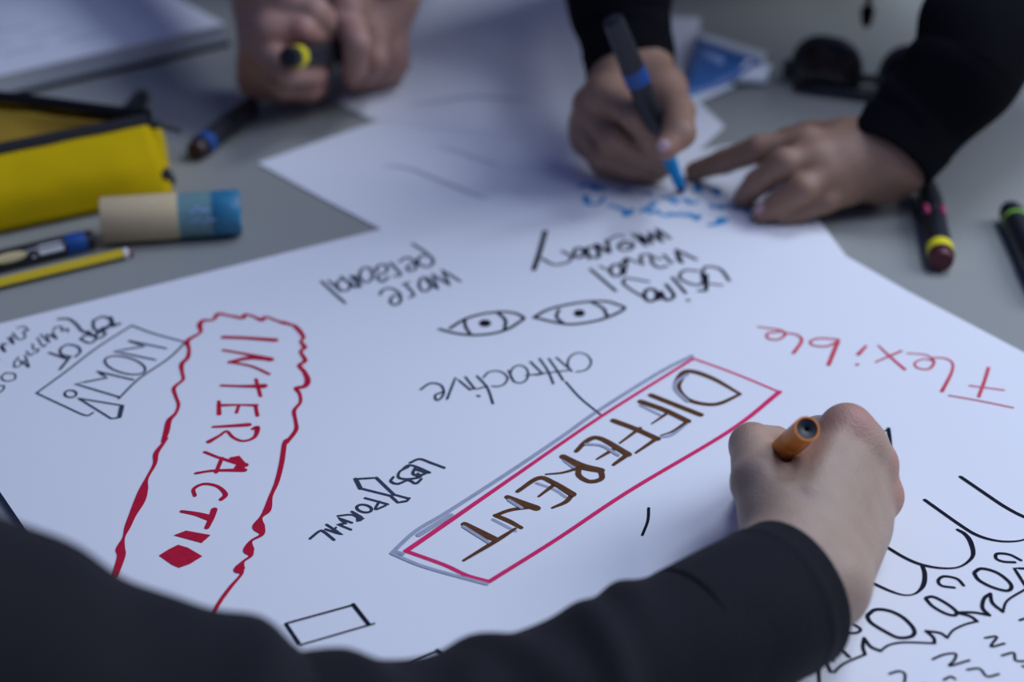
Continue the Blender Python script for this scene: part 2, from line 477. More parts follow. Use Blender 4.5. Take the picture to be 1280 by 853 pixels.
# ------------------------------------------------------------------ paper
def H(x, y):
    """gentle waviness of the big sheet, in metres"""
    return 0.0029 + 0.0007 * math.sin(7.0 * x + 4.0 * y + 0.6) + 0.0004 * math.sin(15 * x - 9 * y)
def Hnp(X):
    return 0.0029 + 0.0007 * np.sin(7.0 * X[0] + 4.0 * X[1] + 0.6) + 0.0004 * np.sin(15 * X[0] - 9 * X[1])
def in_poly(p, poly):
    c = False; j = len(poly) - 1
    for i in range(len(poly)):
        a, b = poly[i], poly[j]
        if (a[1] > p[1]) != (b[1] > p[1]) and p[0] < (b[0]-a[0]) * (p[1]-a[1]) / (b[1]-a[1]) + a[0]: c = not c
        j = i
    return c
def sheet(name, poly, hfun, m, parent=None, thick=0.0003, sub=5):
    import bmesh
    bm = bmesh.new()
    f = bm.faces.new([bm.verts.new((p[0], p[1], 0)) for p in poly])
    if f.normal.z < 0: f.normal_flip()
    bm.normal_update()
    if f.normal.z < 0: f.normal_flip()
    xs = [p[0] for p in poly]; ys = [p[1] for p in poly]
    st = 0.022
    for ax, lo_, hi_ in ((0, min(xs), max(xs)), (1, min(ys), max(ys))):
        t = lo_ + st * 0.5
        while t < hi_:
            co = (t, 0, 0) if ax == 0 else (0, t, 0); no = (1, 0, 0) if ax == 0 else (0, 1, 0)
            bmesh.ops.bisect_plane(bm, geom=bm.verts[:] + bm.edges[:] + bm.faces[:], plane_co=co, plane_no=no, dist=1e-6)
            t += st
    for v in bm.verts: v.co.z = hfun(v.co.x, v.co.y)
    r_ = bmesh.ops.extrude_face_region(bm, geom=bm.faces[:])
    low = [g for g in r_['geom'] if isinstance(g, bmesh.types.BMVert)]
    for v in low: v.co.z -= thick
    bmesh.ops.recalc_face_normals(bm, faces=bm.faces[:])
    me = bpy.data.meshes.new(name); bm.to_mesh(me); bm.free()
    o = link(name, me, m, parent, True)
    me.set_sharp_from_angle(angle=math.radians(35))
    return o

A_ = P(-122, 441); dl = Vector((0.56, -0.83, 0)).normalized()
poly_px = [(-122, 441), (0, 411), (240, 351), (480, 290), (600, 255), (725, 226), (850, 196), (938, 180), (985, 228), (1019, 274), (1057, 325), (1135, 370), (1280, 446)]
poly = [P(*p) for p in poly_px]
poly.append(P(1280, 446) + dl * 0.28)
poly.append(A_ + dl * 0.68)
poly = [(p.x, p.y) for p in poly]
paper = sheet('paper_sheet', poly, H, M_PAPER)
tag(paper, 'large white sheet covered in handwritten words and drawings', 'paper')

# -------- ink strokes: ribbons lying on the sheet
class Ink:
    cnt = 0
    def __init__(s, ox, oy, sc_): s.o = (ox, oy, sc_); s.mb = MB(); s.h = H
    def px(s, p): return (s.o[0] + p[0] / s.o[2], s.o[1] + p[1] / s.o[2])
    def line(s, pts, wpx, smooth=True, n=6, close=False):
        """pts in zoom coordinates (x, y[, width factor]); width in photo pixels at that place"""
        Ink.cnt += 1
        dz = 0.00012 + (Ink.cnt % 23) * 0.000012
        pp = [(*s.px(p), p[2] if len(p) > 2 else 1.0) for p in pts]
        if close: pp = pp + [pp[0]]
        q = cat_rom(pp, n) if smooth and len(pp) > 2 else (cat_rom(pp, 3) if len(pp) == 2 else
             [Vector(a).lerp(Vector(b), k/3) for a, b in zip(pp[:-1], pp[1:]) for k in range(3)] + [Vector(pp[-1])])
        g = []; wd = []
        for v in q:
            w3 = P(v.x, v.y); g.append(Vector((w3.x, w3.y, 0)))
            sc_ = F * (SP + (v.y - CY) / F * CP) / CAMH
            wd.append(max(0.2, v.z) * wpx / sc_ * 0.5)
        vs = []; fs = []
        m = len(g)
        for i in range(m):
            d = g[min(i+1, m-1)] - g[max(i-1, 0)]
            if d.length < 1e-9: d = Vector((1, 0, 0))
            d.normalize(); nn = Vector((-d.y, d.x, 0))
            for sg in (1, -1):
                p = g[i] + nn * wd[i] * sg
                vs.append((p.x, p.y, s.h(p.x, p.y) + dz))
            if i: fs.append((2*i-2, 2*i-1, 2*i+1, 2*i))
        s.mb.add(vs, fs)
        if not close:
            for i, sg in ((0, -1), (m-1, 1)):     # round ends
                j = 1 if i == 0 else m - 2
                d = (g[i] - g[j]); d.normalize() if d.length > 0 else None
                a0 = math.atan2(d.y, d.x); cv = [g[i]] + [g[i] + wd[i] * Vector((math.cos(a0 + t), math.sin(a0 + t), 0)) for t in np.linspace(-math.pi/2, math.pi/2, 6)]
                s.mb.add([(p.x, p.y, s.h(p.x, p.y) + dz) for p in cv], [(0, k, k+1) for k in range(1, 6)])
    def ell(s, cx, cy, rx, ry, wpx, tilt=0, a0=0, a1=360):
        t0 = math.radians(tilt); pts = []
        n = 14
        for k in range(n + 1 if a1 - a0 < 360 else n):
            a = math.radians(a0 + (a1 - a0) * k / n)
            x, y = rx * math.cos(a), ry * math.sin(a)
            pts.append((cx + x * math.cos(t0) - y * math.sin(t0), cy + x * math.sin(t0) + y * math.cos(t0)))
        s.line(pts, wpx, close=(a1 - a0 >= 360), n=3)
    def fill(s, pts):
        Ink.cnt += 1
        dz = 0.00012 + (Ink.cnt % 23) * 0.000012
        v = [P(*s.px(p)) for p in pts]
        c = sum(v, Vector()) / len(v)
        vv = [(c.x, c.y, s.h(c.x, c.y) + dz)] + [(p.x, p.y, s.h(p.x, p.y) + dz) for p in v]
        n = len(v); s.mb.add(vv, [(0, 1 + k, 1 + (k + 1) % n) for k in range(n)])
    def done(s, name, m, label, parent=None):
        o = s.mb.build(name, m, parent or paper, False); o['label'] = label
        return o

# NOW! box and the notes beside it
k = Ink(0, 370, 4.923)
k.line([(815,215),(950,265),(1145,318)], 3.4); k.line([(1145,318),(1040,420),(860,545),(735,668)], 3.2)
k.line([(815,215),(600,355),(400,510),(230,635)], 3.2); k.line([(230,635),(400,715),(530,772),(578,756)], 3.2)
k.done('drawn_box', M_INKG, 'thin black box drawn round the word NOW')
k = Ink(0, 370, 4.923)
k.line([(800,310),(1025,357)], 3.6)
k.line([(960,428),(705,375),(895,345),(800,312)], 3.6, smooth=False)
k.ell(775, 462, 128, 50, 3.4, 14)
k.line([(825,552),(600,500),(665,540),(468,578),(742,660)], 3.6, smooth=False)
k.ell(440, 640, 36, 22, 3.4)
k.line([(490,668),(765,712),(745,785),(690,792),(490,668)], 3.2, smooth=False); k.line([(755,715),(742,775)], 6)
k.done('handwritten_word', M_INKG, 'thin black capitals NOW with an exclamation mark')
k = Ink(0, 370, 4.923)
k.line([(310,385),(415,422)], 4); k.line([(375,488),(440,408)], 4)
k.line([(440,410),(385,395),(378,362),(420,335),(480,345),(500,378),(470,410)], 3.6)
k.line([(500,300),(560,325),(600,290),(540,275),(500,300)], 3.6); k.line([(545,250),(610,295),(655,265),(600,250)], 3.6)
k.line([(580,185),(640,160),(690,190),(640,250),(585,235),(580,185)], 4); k.line([(630,235),(740,205)], 5); k.line([(685,165),(705,220)], 5); k.line([(590,280),(640,230)], 5)
k.line([(365,175),(430,175),(480,212),(505,245),(555,268)], 4)
k.done('handwritten_word', M_INKG, 'dense black scrawled word above the drawn box')
k = Ink(0, 370, 4.923)
for pts in ([(335,245),(350,225),(385,225),(390,250),(420,235),(425,255)], [(320,270),(355,300),(330,255)], [(255,270),(310,320),(290,270),(340,290)],
            [(235,290),(270,345),(290,330)], [(205,330),(215,365),(245,360),(230,385)], [(170,375),(190,400),(215,385)], [(160,400),(185,475),(150,440),(170,430)],
            [(120,410),(95,445),(100,475),(140,455),(125,430)], [(40,510),(15,535),(40,560),(95,550),(95,515),(40,510)], [(-10,590),(30,590),(25,615),(-10,640)],
            [(110,230),(150,220),(180,245),(150,250)], [(85,260),(120,300),(160,290),(150,255)], [(55,290),(90,330),(75,280)], [(5,345),(40,380),(20,330),(50,330)], [(-30,400),(0,430)]):
    k.line(pts, 2.6)
k.done('handwritten_note', M_INKG, 'small faint capitals in two rows at the sheet corner')

# INTERACTIO and its wavy frame
k = Ink(130, 380, 4.741)
k.line([(1130,155),(1060,137,1.6),(1040,132),(960,105),(940,125,1.5),(900,108),(840,90),(825,112,1.5),(740,98),(680,90,1.5),(650,125),(590,130,1.4),(570,160,1.5),(575,200),(500,250,1.5),(508,300),(500,350,1.3),(465,390,1.4),(468,440),(472,482),(420,530,1.2),(430,580),(446,630),(430,680),(390,725,1.6),(375,790,1.7),(355,850,1.2)], 4.6)
k.line([(1130,155,1.3),(1160,185,1.4),(1185,225,1.1),(1170,250),(1192,285,1.4),(1168,310),(1195,362,1.3),(1160,392,1.3),(1190,430,1.3),(1210,480,1.7),(1192,515,1.7),(1142,527,1.5),(1162,560),(1166,610),(1130,660,1.2),(1138,720),(1140,775,1.3),(1085,850,1.3)], 4.6)
k.o = (130, 560, 4.063)
k.line([(322,-20),(310,0),(270,55,1.6),(262,110,1.2),(222,185,1.0),(205,240,2.6),(185,300,3.2),(150,370,2.2),(125,430,1.8),(105,485,0.8),(88,540,2.6),(92,580,2.4),(60,680,2)], 4.4)
k.line([(935,-20),(920,0,1.4),(905,100,1.5),(880,200,1.4),(850,270,1.2),(832,340,2.3),(800,380,1),(788,425,3.6),(805,465,1.4),(750,500,1),(738,545,3.2),(748,575,1.2),(710,605,1),(690,645,3.3),(700,670,1),(650,730,1.2),(595,805,1.3),(540,900,1.3)], 4.4)
k.done('wavy_border', M_RED, 'wavy crimson marker frame')
k = Ink(130, 380, 4.741)
k.line([(712,228,1.1),(850,232,1.1),(1018,243,1.3)], 6.5)
k.line([(710,305),(860,330,1.2),(990,358,2.2)], 4.4); k.line([(990,358,1.6),(870,350,1.8),(750,376,1.5)], 4.4); k.line([(750,376),(880,400),(982,445)], 4.2)
k.line([(700,515),(830,518,1.2),(950,516,2.2)], 4.6); k.line([(903,475),(930,575)], 5.2)
k.line([(685,632,1.5),(800,628),(905,630,1.4)], 4.6); k.line([(684,608),(685,684,1.3)], 5); k.line([(802,632),(788,675)], 4.6); k.line([(900,628),(912,692)], 5.2)
k.line([(650,760),(770,752,1.5),(860,745,1.8)], 4.6); k.line([(885,770,1.2),(912,762,1.6),(895,818,1.2),(830,842),(770,822),(730,785),(690,810),(625,848,1.6)], 4.6)
k.o = (130, 560, 4.063)
k.line([(515,48),(600,80),(720,112,1.8)], 5); k.line([(470,156),(560,142),(715,138,1.6)], 5); k.line([(602,78),(573,150)], 5.5)
k.fill([(640,75),(690,65),(725,105),(712,145),(655,140),(680,115),(640,92)])
k.line([(465,270),(460,235),(512,210),(580,222),(620,262,1.3),(598,288,1.2)], 5)
k.line([(398,350),(470,362,1.5),(540,382,2.3)], 5.2); k.line([(563,340,1.3),(548,385,1.2),(526,432)], 6.5)
k.fill([(358,472),(420,448),(545,470),(500,510)])
k.fill([(283,575),(330,545),(380,520),(430,535),(503,578),(440,617),(385,637),(350,622)])
k.done('handwritten_word', M_RED, 'crimson capitals INTERACTIO running down inside the wavy frame')

# more personal
k = Ink(390, 280, 4.923)
k.line([(620,145),(690,190),(745,240),(735,275),(700,285),(655,262),(662,225),(705,213)], 4.2)
k.line([(540,255),(585,228),(635,255),(640,295),(600,312),(588,285),(635,262)], 4)
k.line([(482,262),(520,300),(548,335),(508,345)], 4); k.line([(470,350),(435,380),(402,350),(440,330),(468,300),(440,272),(400,290),(402,320)], 4)
k.ell(335, 338, 40, 46, 4); k.line([(300,412),(265,345)], 4.2); k.line([(240,345),(285,395),(268,415),(230,380)], 4)
k.ell(195, 402, 42, 34, 4.2, 20); k.line([(245,400),(180,348)], 4.2); k.line([(105,375),(180,440)], 4); k.line([(60,380),(130,445),(205,512)], 4.4)
k.line([(912,372),(800,300),(850,402),(740,325),(775,425),(700,365)], 4.4, smooth=False); k.ell(695, 392, 36, 44, 4.2); k.line([(572,392),(605,425),(628,460),(600,475)], 4.2); k.line([(560,395),(600,380)], 3.6)
k.line([(418,458),(440,428),(490,420),(540,452),(545,500),(510,522),(482,500),(500,468),(545,462)], 4.2)
k.done('handwritten_word', M_INKG, 'thin black lower-case words more personal')

# eyes
def eye(k, outer, iris1, iris2, pup, lab):
    k.line(outer, 5); k.line(iris1, 4.4); k.line(iris2, 4.6)
    cx, cy, rx, ry = pup
    k.fill([(cx + rx * math.cos(t), cy + ry * math.sin(t)) for t in np.linspace(0, 2*math.pi, 20)[:-1]])
    k.done('drawn_eye', M_INK, lab)
eye(Ink(390, 280, 4.923), [(785,668),(870,690),(980,703),(1100,695),(1200,668),(1270,625),(1303,598),(1260,570),(1200,560),(1150,560),(1050,572),(940,606),(850,662)],
    [(940,606),(945,650),(975,698)], [(1140,562),(1190,610),(1185,665)], (1065,630,38,22), 'open eye drawn in black, with a tail')
eye(Ink(640, 260, 4.571), [(125,642),(200,600),(300,572),(430,552),(540,551),(600,568),(642,590),(580,628),(480,662),(350,681),(260,673),(125,642)],
    [(268,598),(255,640),(295,677)], [(455,555),(520,590),(545,640)], (385,618,33,20), 'open eye drawn in black, closed outline')

# using visual memory
k = Ink(640, 260, 4.571)
k.line([(190,150),(160,260),(125,368)], 6.5); k.line([(172,305),(240,340),(320,325),(338,295),(285,262)], 4)
k.ell(382, 272, 28, 28, 5); k.line([(440,305),(425,245)], 5); k.line([(490,300),(440,290),(435,245),(480,240),(500,285),(470,300)], 4.5); k.line([(500,290),(480,222),(555,272),(540,200)], 5.2)
k.line([(540,215),(560,265)], 5); k.line([(550,200),(600,172),(640,180)], 3.8); k.ell(650, 232, 42, 26, 5, -10); k.line([(620,215),(690,240)], 4)
k.line([(690,165),(770,238),(725,160),(800,225),(780,150),(858,215),(822,130),(900,190)], 5.6, smooth=False)
k.line([(448,365),(592,490)], 5); k.line([(500,348),(570,380)], 3.6)
k.ell(595, 372, 34, 34, 5); k.line([(640,395),(655,310),(620,335)], 4.6); k.line([(650,300),(720,330)], 4)
k.line([(745,340),(735,290),(790,285),(800,330),(840,358),(885,348)], 4.6); k.line([(790,290),(850,310)], 4); k.line([(865,285),(912,332)], 4.6)
k.line([(1052,312),(935,255),(970,330)], 5.2, smooth=False); k.line([(940,258),(955,320)], 6)
k.line([(1240,435),(1190,370),(1110,355),(1085,400),(1110,485),(1065,492)], 4.6); k.line([(1108,400),(1108,480)], 6)
k.line([(1060,378),(985,375),(955,410),(990,440),(1060,460),(1090,440)], 4.2); k.line([(1120,450),(1200,462)], 3.2)
k.line([(915,415),(992,505)], 4.6); k.line([(1000,545),(1012,548)], 4); k.line([(880,455),(925,520),(880,545),(850,495),(840,540)], 5)
k.ell(792, 515, 36, 36, 5.4); k.line([(760,530),(690,490),(635,445),(660,418),(780,438)], 4.6)
k.done('handwritten_word', M_INK, 'black joined-up words using visual memory')

# attractive
k = Ink(500, 430, 4.489)
k.line([(988,176),(1045,162),(1072,120),(1045,78),(990,68),(948,98),(942,140),(962,172)], 3); k.line([(878,95),(962,168)], 3.4)
k.line([(835,100),(880,165),(915,222)], 3.6); k.line([(783,100),(830,170),(860,242)], 3.6); k.line([(955,165),(830,180),(705,196)], 3)
k.line([(732,118),(802,188),(760,192)], 3.8, smooth=False); k.ell(670, 188, 50, 50, 3); k.line([(608,168),(640,232)], 3)
k.line([(468,208),(500,176),(560,172),(602,205),(588,242),(550,258),(518,256)], 3); k.line([(433,200),(490,265),(522,355)], 3.6); k.line([(392,272),(440,270),(490,256)], 2.8)
k.line([(368,205),(420,272)], 3.4); k.line([(436,311),(446,313)], 4); k.line([(265,330),(312,208),(395,277)], 3.4, smooth=False)
k.line([(118,276),(170,242),(228,250),(247,290),(230,326),(205,336),(200,308),(243,290)], 3.4); k.line([(930,232),(1010,322),(1122,416)], 3)
k.done('handwritten_word', M_INKG, 'thin black joined-up word attractive with a pointer line')

# LESS FORMAL with a tie
k = Ink(370, 560, 4.265)
k.line([(610,102),(660,82),(720,102),(792,129)], 4); k.line([(575,132),(600,116),(640,122),(715,155)], 3.6); k.line([(640,125),(625,160),(655,172),(690,160)], 4.2); k.line([(650,140),(705,155)], 5)
k.line([(600,125),(555,150),(550,182),(600,190),(665,178),(650,160)], 3.6); k.line([(520,180),(508,203),(545,216),(600,196),(640,214),(670,190)], 3.8)
k.line([(370,292),(430,308),(490,325)], 4.4); k.line([(445,310),(425,352),(478,332)], 4); k.ell(365, 348, 40, 20, 4.4, 10); k.line([(300,365),(350,395)], 4.4)
k.fill([(320,405),(340,392),(370,400),(350,415),(325,420)]); k.line([(225,388),(300,382),(340,405)], 3.6); k.line([(300,425),(225,398),(270,430),(222,432),(295,462)], 3.8, smooth=False)
k.line([(165,435),(248,490),(160,460)], 4, smooth=False); k.line([(215,450),(200,475)], 3.2); k.line([(205,517),(150,473),(125,472),(78,510)], 4.2)
k.done('handwritten_word', M_INKG, 'black capitals LESS FORMAL')
k = Ink(370, 560, 4.265)
k.line([(320,190),(345,240)], 6); k.line([(320,190),(430,183),(520,272),(605,295)], 3.8, smooth=False); k.line([(430,183),(525,275)], 4.6); k.line([(605,293),(592,308),(545,316),(505,280),(345,240)], 4, smooth=False)
k.done('drawn_tie', M_INKG, 'small necktie drawn in black outline')

# DIFFERENT box
k = Ink(480, 440, 2.51)
k.line([(25,648),(100,578),(200,517),(390,393),(560,277),(670,198),(860,78),(965,24)], 6); k.line([(110,590),(210,528)], 8); k.line([(28,650),(130,692),(322,746)], 5.5); k.line([(40,645),(60,650)], 6)
for dx, dy, pts in ((-9, 3, [(960,80),(925,105),(925,130),(960,165)]), (-9, 4, [(575,350),(620,385)]), (-12, 4, [(262,560),(340,610)]), (-8, 5, [(400,475),(440,500)]),
                    (-6, 8, [(640,295),(690,300),(740,330)]), (-6, 8, [(485,418),(540,438),(575,462)]), (-8, 6, [(350,535),(420,572)]), (-4, 9, [(950,230),(905,265),(870,272)]), (-6, 5, [(810,175),(870,205)])):
    k.line([(x + dx, y + dy) for x, y in pts], 5)
k.done('shadow_stroke', M_GREYINK, 'light grey marker shading behind the pink box and letters')
k = Ink(480, 440, 2.51)
k.line([(970,32),(1100,80),(1243,140)], 4); k.line([(1240,138,1.1),(1085,260),(770,450),(540,605),(330,738,1.1)], 6.2)
k.line([(330,738),(260,718),(190,685),(70,641)], 6.4); k.line([(70,641,1.3),(215,540,1.2),(400,410),(680,215,.9),(970,32,.8)], 6)
k.done('drawn_box', M_PINK, 'bright pink marker box')
k = Ink(480, 440, 2.51)
k.line([(1117,145,.6),(1030,95,1),(955,72,1.2),(925,100,1.4),(922,130,1.2),(960,165,1),(1040,177,.9),(1117,145,.6)], 7.8)
k.line([(838,148),(992,210)], 9.0); k.line([(806,168),(880,195),(952,230)], 9.8); k.line([(885,207),(840,238,.5)], 5.0); k.line([(950,232),(905,262,.7),(868,275,.4)], 5.0)
k.line([(720,228),(790,255),(857,286)], 9.2); k.line([(803,252),(740,299,.6)], 5.6); k.line([(857,284),(790,330,.6)], 6.4)
k.line([(603,325,.8),(640,290),(680,285,1.1),(765,335,1.4)], 7.6); k.line([(722,318),(668,350,.5)], 6.4); k.line([(765,335),(720,368,.6)], 7.8)
k.line([(562,342),(620,372,1.3),(680,386,1.1)], 9.8); k.line([(680,385),(682,412),(645,421),(612,402),(612,375)], 7.3); k.line([(605,380),(560,393,.7),(508,398,.5)], 5.0)
k.line([(420,452,.8),(485,410),(530,424,1.1),(592,462,1.4)], 7.3); k.line([(532,432),(485,468,.6)], 6.2); k.line([(592,460),(570,485),(528,504,.6)], 6.7)
k.line([(388,470),(430,488,1.3),(478,505,1.3)], 9.0); k.line([(478,500),(400,510),(350,528,.9)], 6.4); k.line([(350,528),(390,545,1.1),(430,567,.9)], 7.0)
k.line([(253,556),(300,582,1.3),(350,604,1.0)], 9.8); k.line([(412,570,.6),(350,610,1),(250,671,.6)], 7.0)
k.done('handwritten_word', M_BROWN, 'brown marker capitals DIFFERENT inside the pink box')
k = Ink(480, 440, 2.51); k.line([(830,505),(827,545),(810,590)], 3.8); k.done('pen_tick', M_INK, 'short black pen stroke beside the pink box')

# Flexible
k = Ink(930, 380, 3.657)
k.line([(1115,310),(1095,375),(1070,442)], 4.6); k.line([(1028,392),(1185,412)], 3); k.line([(935,437),(1080,462),(1227,492)], 3)
k.line([(902,418,1.5),(945,335,1.2),(950,290),(915,268),(860,265,.8)], 3.4)
k.line([(742,245,.7),(830,253,.9),(866,285,1.2),(840,317,1.1),(792,312),(778,290,.9),(815,272,.8),(860,278)], 3.2)
k.line([(612,210,.7),(665,260,1),(732,318,1.2)], 4); k.line([(716,235),(600,285,.7)], 4)
k.line([(556,212,.8),(520,250,1.2)], 4.8); k.line([(512,297),(519,296)], 4)
k.line([(428,190),(385,297)], 5.6); k.line([(432,188),(375,213),(315,208),(302,190),(345,176),(430,182)], 3.4)
k.line([(225,243,1.4),(262,188,1.2),(240,160),(180,150,.8)], 3.6); k.line([(62,122,.7),(165,138),(186,160,1.2),(150,182),(108,175),(108,152),(165,145)], 3.4)
k.done('handwritten_word', M_RED2, 'thin red letters spelling Flexible')

# corner of a box behind the fist, and the curly flower drawing
k = Ink(0, 0, 1)
k.line([(1060,556,.6),(1093,548,.6),(1111,542,.6)], 4); k.line([(1110,541),(1112,560),(1112,590)], 5)
k.done('drawn_box', M_INK, 'corner of a black drawn box beside the fist')
k = Ink(1030, 560, 5.016)
k.line([(855,205),(980,290),(1130,390),(1260,457),(1400,500)], 6.2); k.line([(630,350),(850,505),(960,570),(1080,603,.8),(1190,607,.6),(1270,588,.5),(1330,540,.5)], 5.8)
k.line([(300,590),(390,645),(500,710),(600,752),(720,775,.8),(830,772,.6),(900,735,.7),(932,685,1),(915,610,1.2),(880,562,1.1),(835,535,.9)], 5.6)
k.o = (980, 680, 4.267)
k.line([(735,135),(748,180,1.1),(740,240,1.1),(700,283,.6),(640,293,.6),(560,270,.9),(440,215,1)], 5.6); k.line([(425,225),(445,270),(430,320),(390,348,.6),(320,352,.6)], 5)
k.done('drawn_petals', M_INK, 'bold black curved petals of the flower drawing')
k = Ink(980, 680, 4.267)
for pts, wd in (([(1260,105),(1200,75),(1135,70),(1128,95),(1165,112),(1228,116)], 4.6), ([(955,240),(920,205),(850,192),(820,215),(838,242),(905,252)], 4.6),
                ([(320,482),(350,448),(405,475),(385,496),(325,498)], 4.4)):
    k.line(pts, wd)
for pts, wd in (([(1010,172),(1050,150),(1130,170),(1195,218),(1210,252),(1180,268),(1100,246),(1035,210)], 5.2), ([(750,308),(795,302),(865,338),(915,378),(908,400),(858,390),(790,352)], 5),
                ([(440,405),(485,372),(560,378),(635,415),(690,475),(680,512),(610,521),(540,490),(462,442)], 5.6)):
    k.line(pts, wd, close=True)
k.line([(265,707),(320,660),(430,612)], 4, n=4); k.line([(430,612),(418,570),(425,525)], 5); k.line([(425,525),(460,570),(512,592)], 5); k.line([(512,592),(560,560),(640,546),(800,550)], 3.6)
k.line([(800,550),(795,520),(755,485)], 4.6); k.line([(755,485),(830,495),(868,520)], 4.2); k.line([(868,520),(900,480),(960,450),(1028,432)], 3.4)
k.line([(1028,432),(990,405),(915,385)], 4.4); k.line([(915,385),(1010,385),(1095,400)], 4.2); k.line([(1090,398),(1056,360),(1065,310),(1098,285)], 5); k.line([(1098,285),(1110,335),(1165,380)], 4.6); k.line([(1165,380),(1190,320),(1290,258),(1340,230)], 3.4)
k.line([(1330,150),(1225,148),(1285,242)], 4.8, smooth=False)
k.line([(160,580),(200,620),(262,647)], 4.6); k.line([(225,535),(290,575),(345,625)], 5.4); k.line([(185,770),(185,690),(215,650),(245,705)], 5); k.line([(245,705),(270,707)], 4); k.line([(20,680),(50,745)], 6)
k.done('drawn_curls', M_INK, 'black loops and spiky curls inside the flower drawing')
k = Ink(980, 680, 4.267)
for pts in ([(790,635),(850,610),(912,605),(905,640),(880,670),(985,640)], [(1070,520),(1132,514),(1100,566),(1172,550)], [(1160,614),(1222,600),(1232,640),(1290,645)],
            [(975,690),(1040,685),(1080,726),(1142,714)], [(560,714),(610,700),(642,716),(640,760)], [(850,745),(885,728),(910,740)], [(1255,425),(1300,410)], [(1270,670),(1310,690)], [(700,780),(760,770),(740,820),(800,810)]):
    k.line(pts, 3.8)
k.done('drawn_squiggles', M_INK, 'small black z-shaped squiggles at the flower centre')

# boxes half hidden by the near sleeve
k = Ink(330, 720, 4.267)
k.line([(120,285),(480,185)], 3.4); k.line([(478,183),(562,292)], 5.4); k.line([(590,286),(480,318),(200,400)], 3); k.line([(120,288),(190,392)], 4.6)
k.done('drawn_box', M_INK, 'small black drawn box beside the near sleeve')
k = Ink(330, 720, 4.267)
k.line([(700,520),(800,480),(925,432)], 2.4); k.line([(925,430),(980,465),(1045,522)], 5.4)
k.done('drawn_box', M_INK, 'corner of a black drawn box cut off by the near sleeve')

# light blue writing under the far hands
k = Ink(700, 200, 4.923)
for pts, wd in (([(125,178),(190,176),(265,198),(200,195)], 5.5), ([(150,240),(160,280),(195,292),(240,285),(270,250)], 3.6), ([(158,240),(175,285)], 5), ([(300,300),(330,298),(350,315),(375,308)], 4),
                ([(365,315),(395,325),(400,360),(440,320),(430,350)], 4.6), ([(500,332),(545,310),(580,282)], 5.5), ([(530,315),(560,345),(590,325),(620,355)], 4), ([(650,362),(680,345),(705,360),(745,345)], 4.6),
                ([(765,362),(800,350),(820,372),(855,360),(840,385)], 4.8), ([(920,420),(975,410),(1020,392),(985,380),(970,405)], 5.2), ([(365,205),(400,195),(425,208)], 3), ([(500,220),(535,212),(560,232)], 3.6),
                ([(620,250),(660,250),(690,275),(720,262)], 4), ([(690,255),(715,285)], 4), ([(755,268),(780,262),(800,285),(840,278)], 4.6), ([(925,295),(950,312),(985,302)], 4.6), ([(990,318),(1030,305),(1095,320)], 4),
                ([(1140,335),(1165,350),(1190,342)], 5.4), ([(830,212),(850,165),(868,215)], 4), ([(920,195),(950,215),(970,235),(965,195)], 5)):
    k.line(pts, wd * 1.4)
k.done('handwritten_note', M_BLUEINK, 'fresh light blue writing under the pen')

# ------------------------------------------------------------------ loose sheets behind
def sheet_px(name, px, z0, lab, lift=None):
    pl = [P(*p) for p in px]; pl = [(p.x, p.y) for p in pl]
    f = (lambda x, y: z0) if lift is None else lift
    o = sheet(name, pl, f, M_PAPER); tag(o, lab, 'paper', None)
    return o
under = sheet_px('paper_sheet', [(322,205),(470,153),(640,110),(800,80),(905,160),(800,260),(660,320),(480,290),(400,248)], 0.0010, 'blank white sheet with a pointed corner slipped under the big sheet')
k = Ink(400, 80, 3.765); k.h = lambda x, y: 0.0011  # painted grey strokes stand in for shade at overlapping sheet edges
k.line([(300,485,.4),(420,500,1),(600,570,1.2),(780,640,.6)], 4.5); k.done('edge_shade_line', M_EDGESHADE, 'long faint grey line painted as sheet-edge shade', under)
k = Ink(400, 80, 3.765); k.h = lambda x, y: 0.0011
k.line([(560,395,.4),(680,430,1),(830,485,.6)], 3); k.done('edge_shade_line', M_EDGESHADE, 'short faint grey line painted as sheet-edge shade', under)
back = sheet_px('paper_sheet', [(418,128),(470,92),(512,0),(520,-60),(700,-60),(760,60),(740,150),(640,172),(463,151)], 0.0015, 'white sheet between the far pair of hands and the writing hand')
k = Ink(400, 80, 3.765); k.h = lambda x, y: 0.0016  # painted arc in place of a curled sheet edge and its shadow
k.line([(430,200,.4),(560,185,1),(700,165,1.3),(820,168,1.2),(980,182,.5)], 6)
k.done('edge_shade_line', M_EDGESHADE, 'faint grey arc painted as sheet-edge shade', back)
sheet_px('paper_sheet', [(800,20),(876,24),(862,118),(906,160),(850,190),(780,150)], 0.0012, 'white sheet under the blue leaflet by the writing hand')

# ------------------------------------------------------------------ blue leaflet
tagged = thing('leaflet', 'creased glossy blue leaflet with white margins', 'leaflet', P(900, 100))
def quad_strip(name, a0, a1, b0, b1, m, parent, n=8, arch=0.0, wave=0.0):
    """surface between edge a0-a1 and edge b0-b1 with an arch"""
    vs = []; fs = []
    for i in range(n + 1):
        for j in range(n + 1):
            u, v = i / n, j / n
            p = a0.lerp(a1, u).lerp(b0.lerp(b1, u), v)
            p = p + Vector((0, 0, arch * math.sin(math.pi * v) + wave * math.sin(5 * u + 2 * v)))
            vs.append(p)
    for i in range(n):
        for j in range(n):
            fs.append((i*(n+1)+j, (i+1)*(n+1)+j, (i+1)*(n+1)+j+1, i*(n+1)+j+1))
    o = mesh(name, vs, fs, m, parent)
    s = o.modifiers.new('thickness', 'SOLIDIFY'); s.thickness = 0.0005; s.offset = 0
    return o
quad_strip('blue_panel', P(854,124,.004), P(917,103,.006), P(871,48,.020), P(955,77,.020), M_BROCH, tagged, arch=.003)
quad_strip('white_margin', P(858,135,.002), P(918,108,.003), P(854,123,.004), P(917,102,.006), M_GLOSSW, tagged)
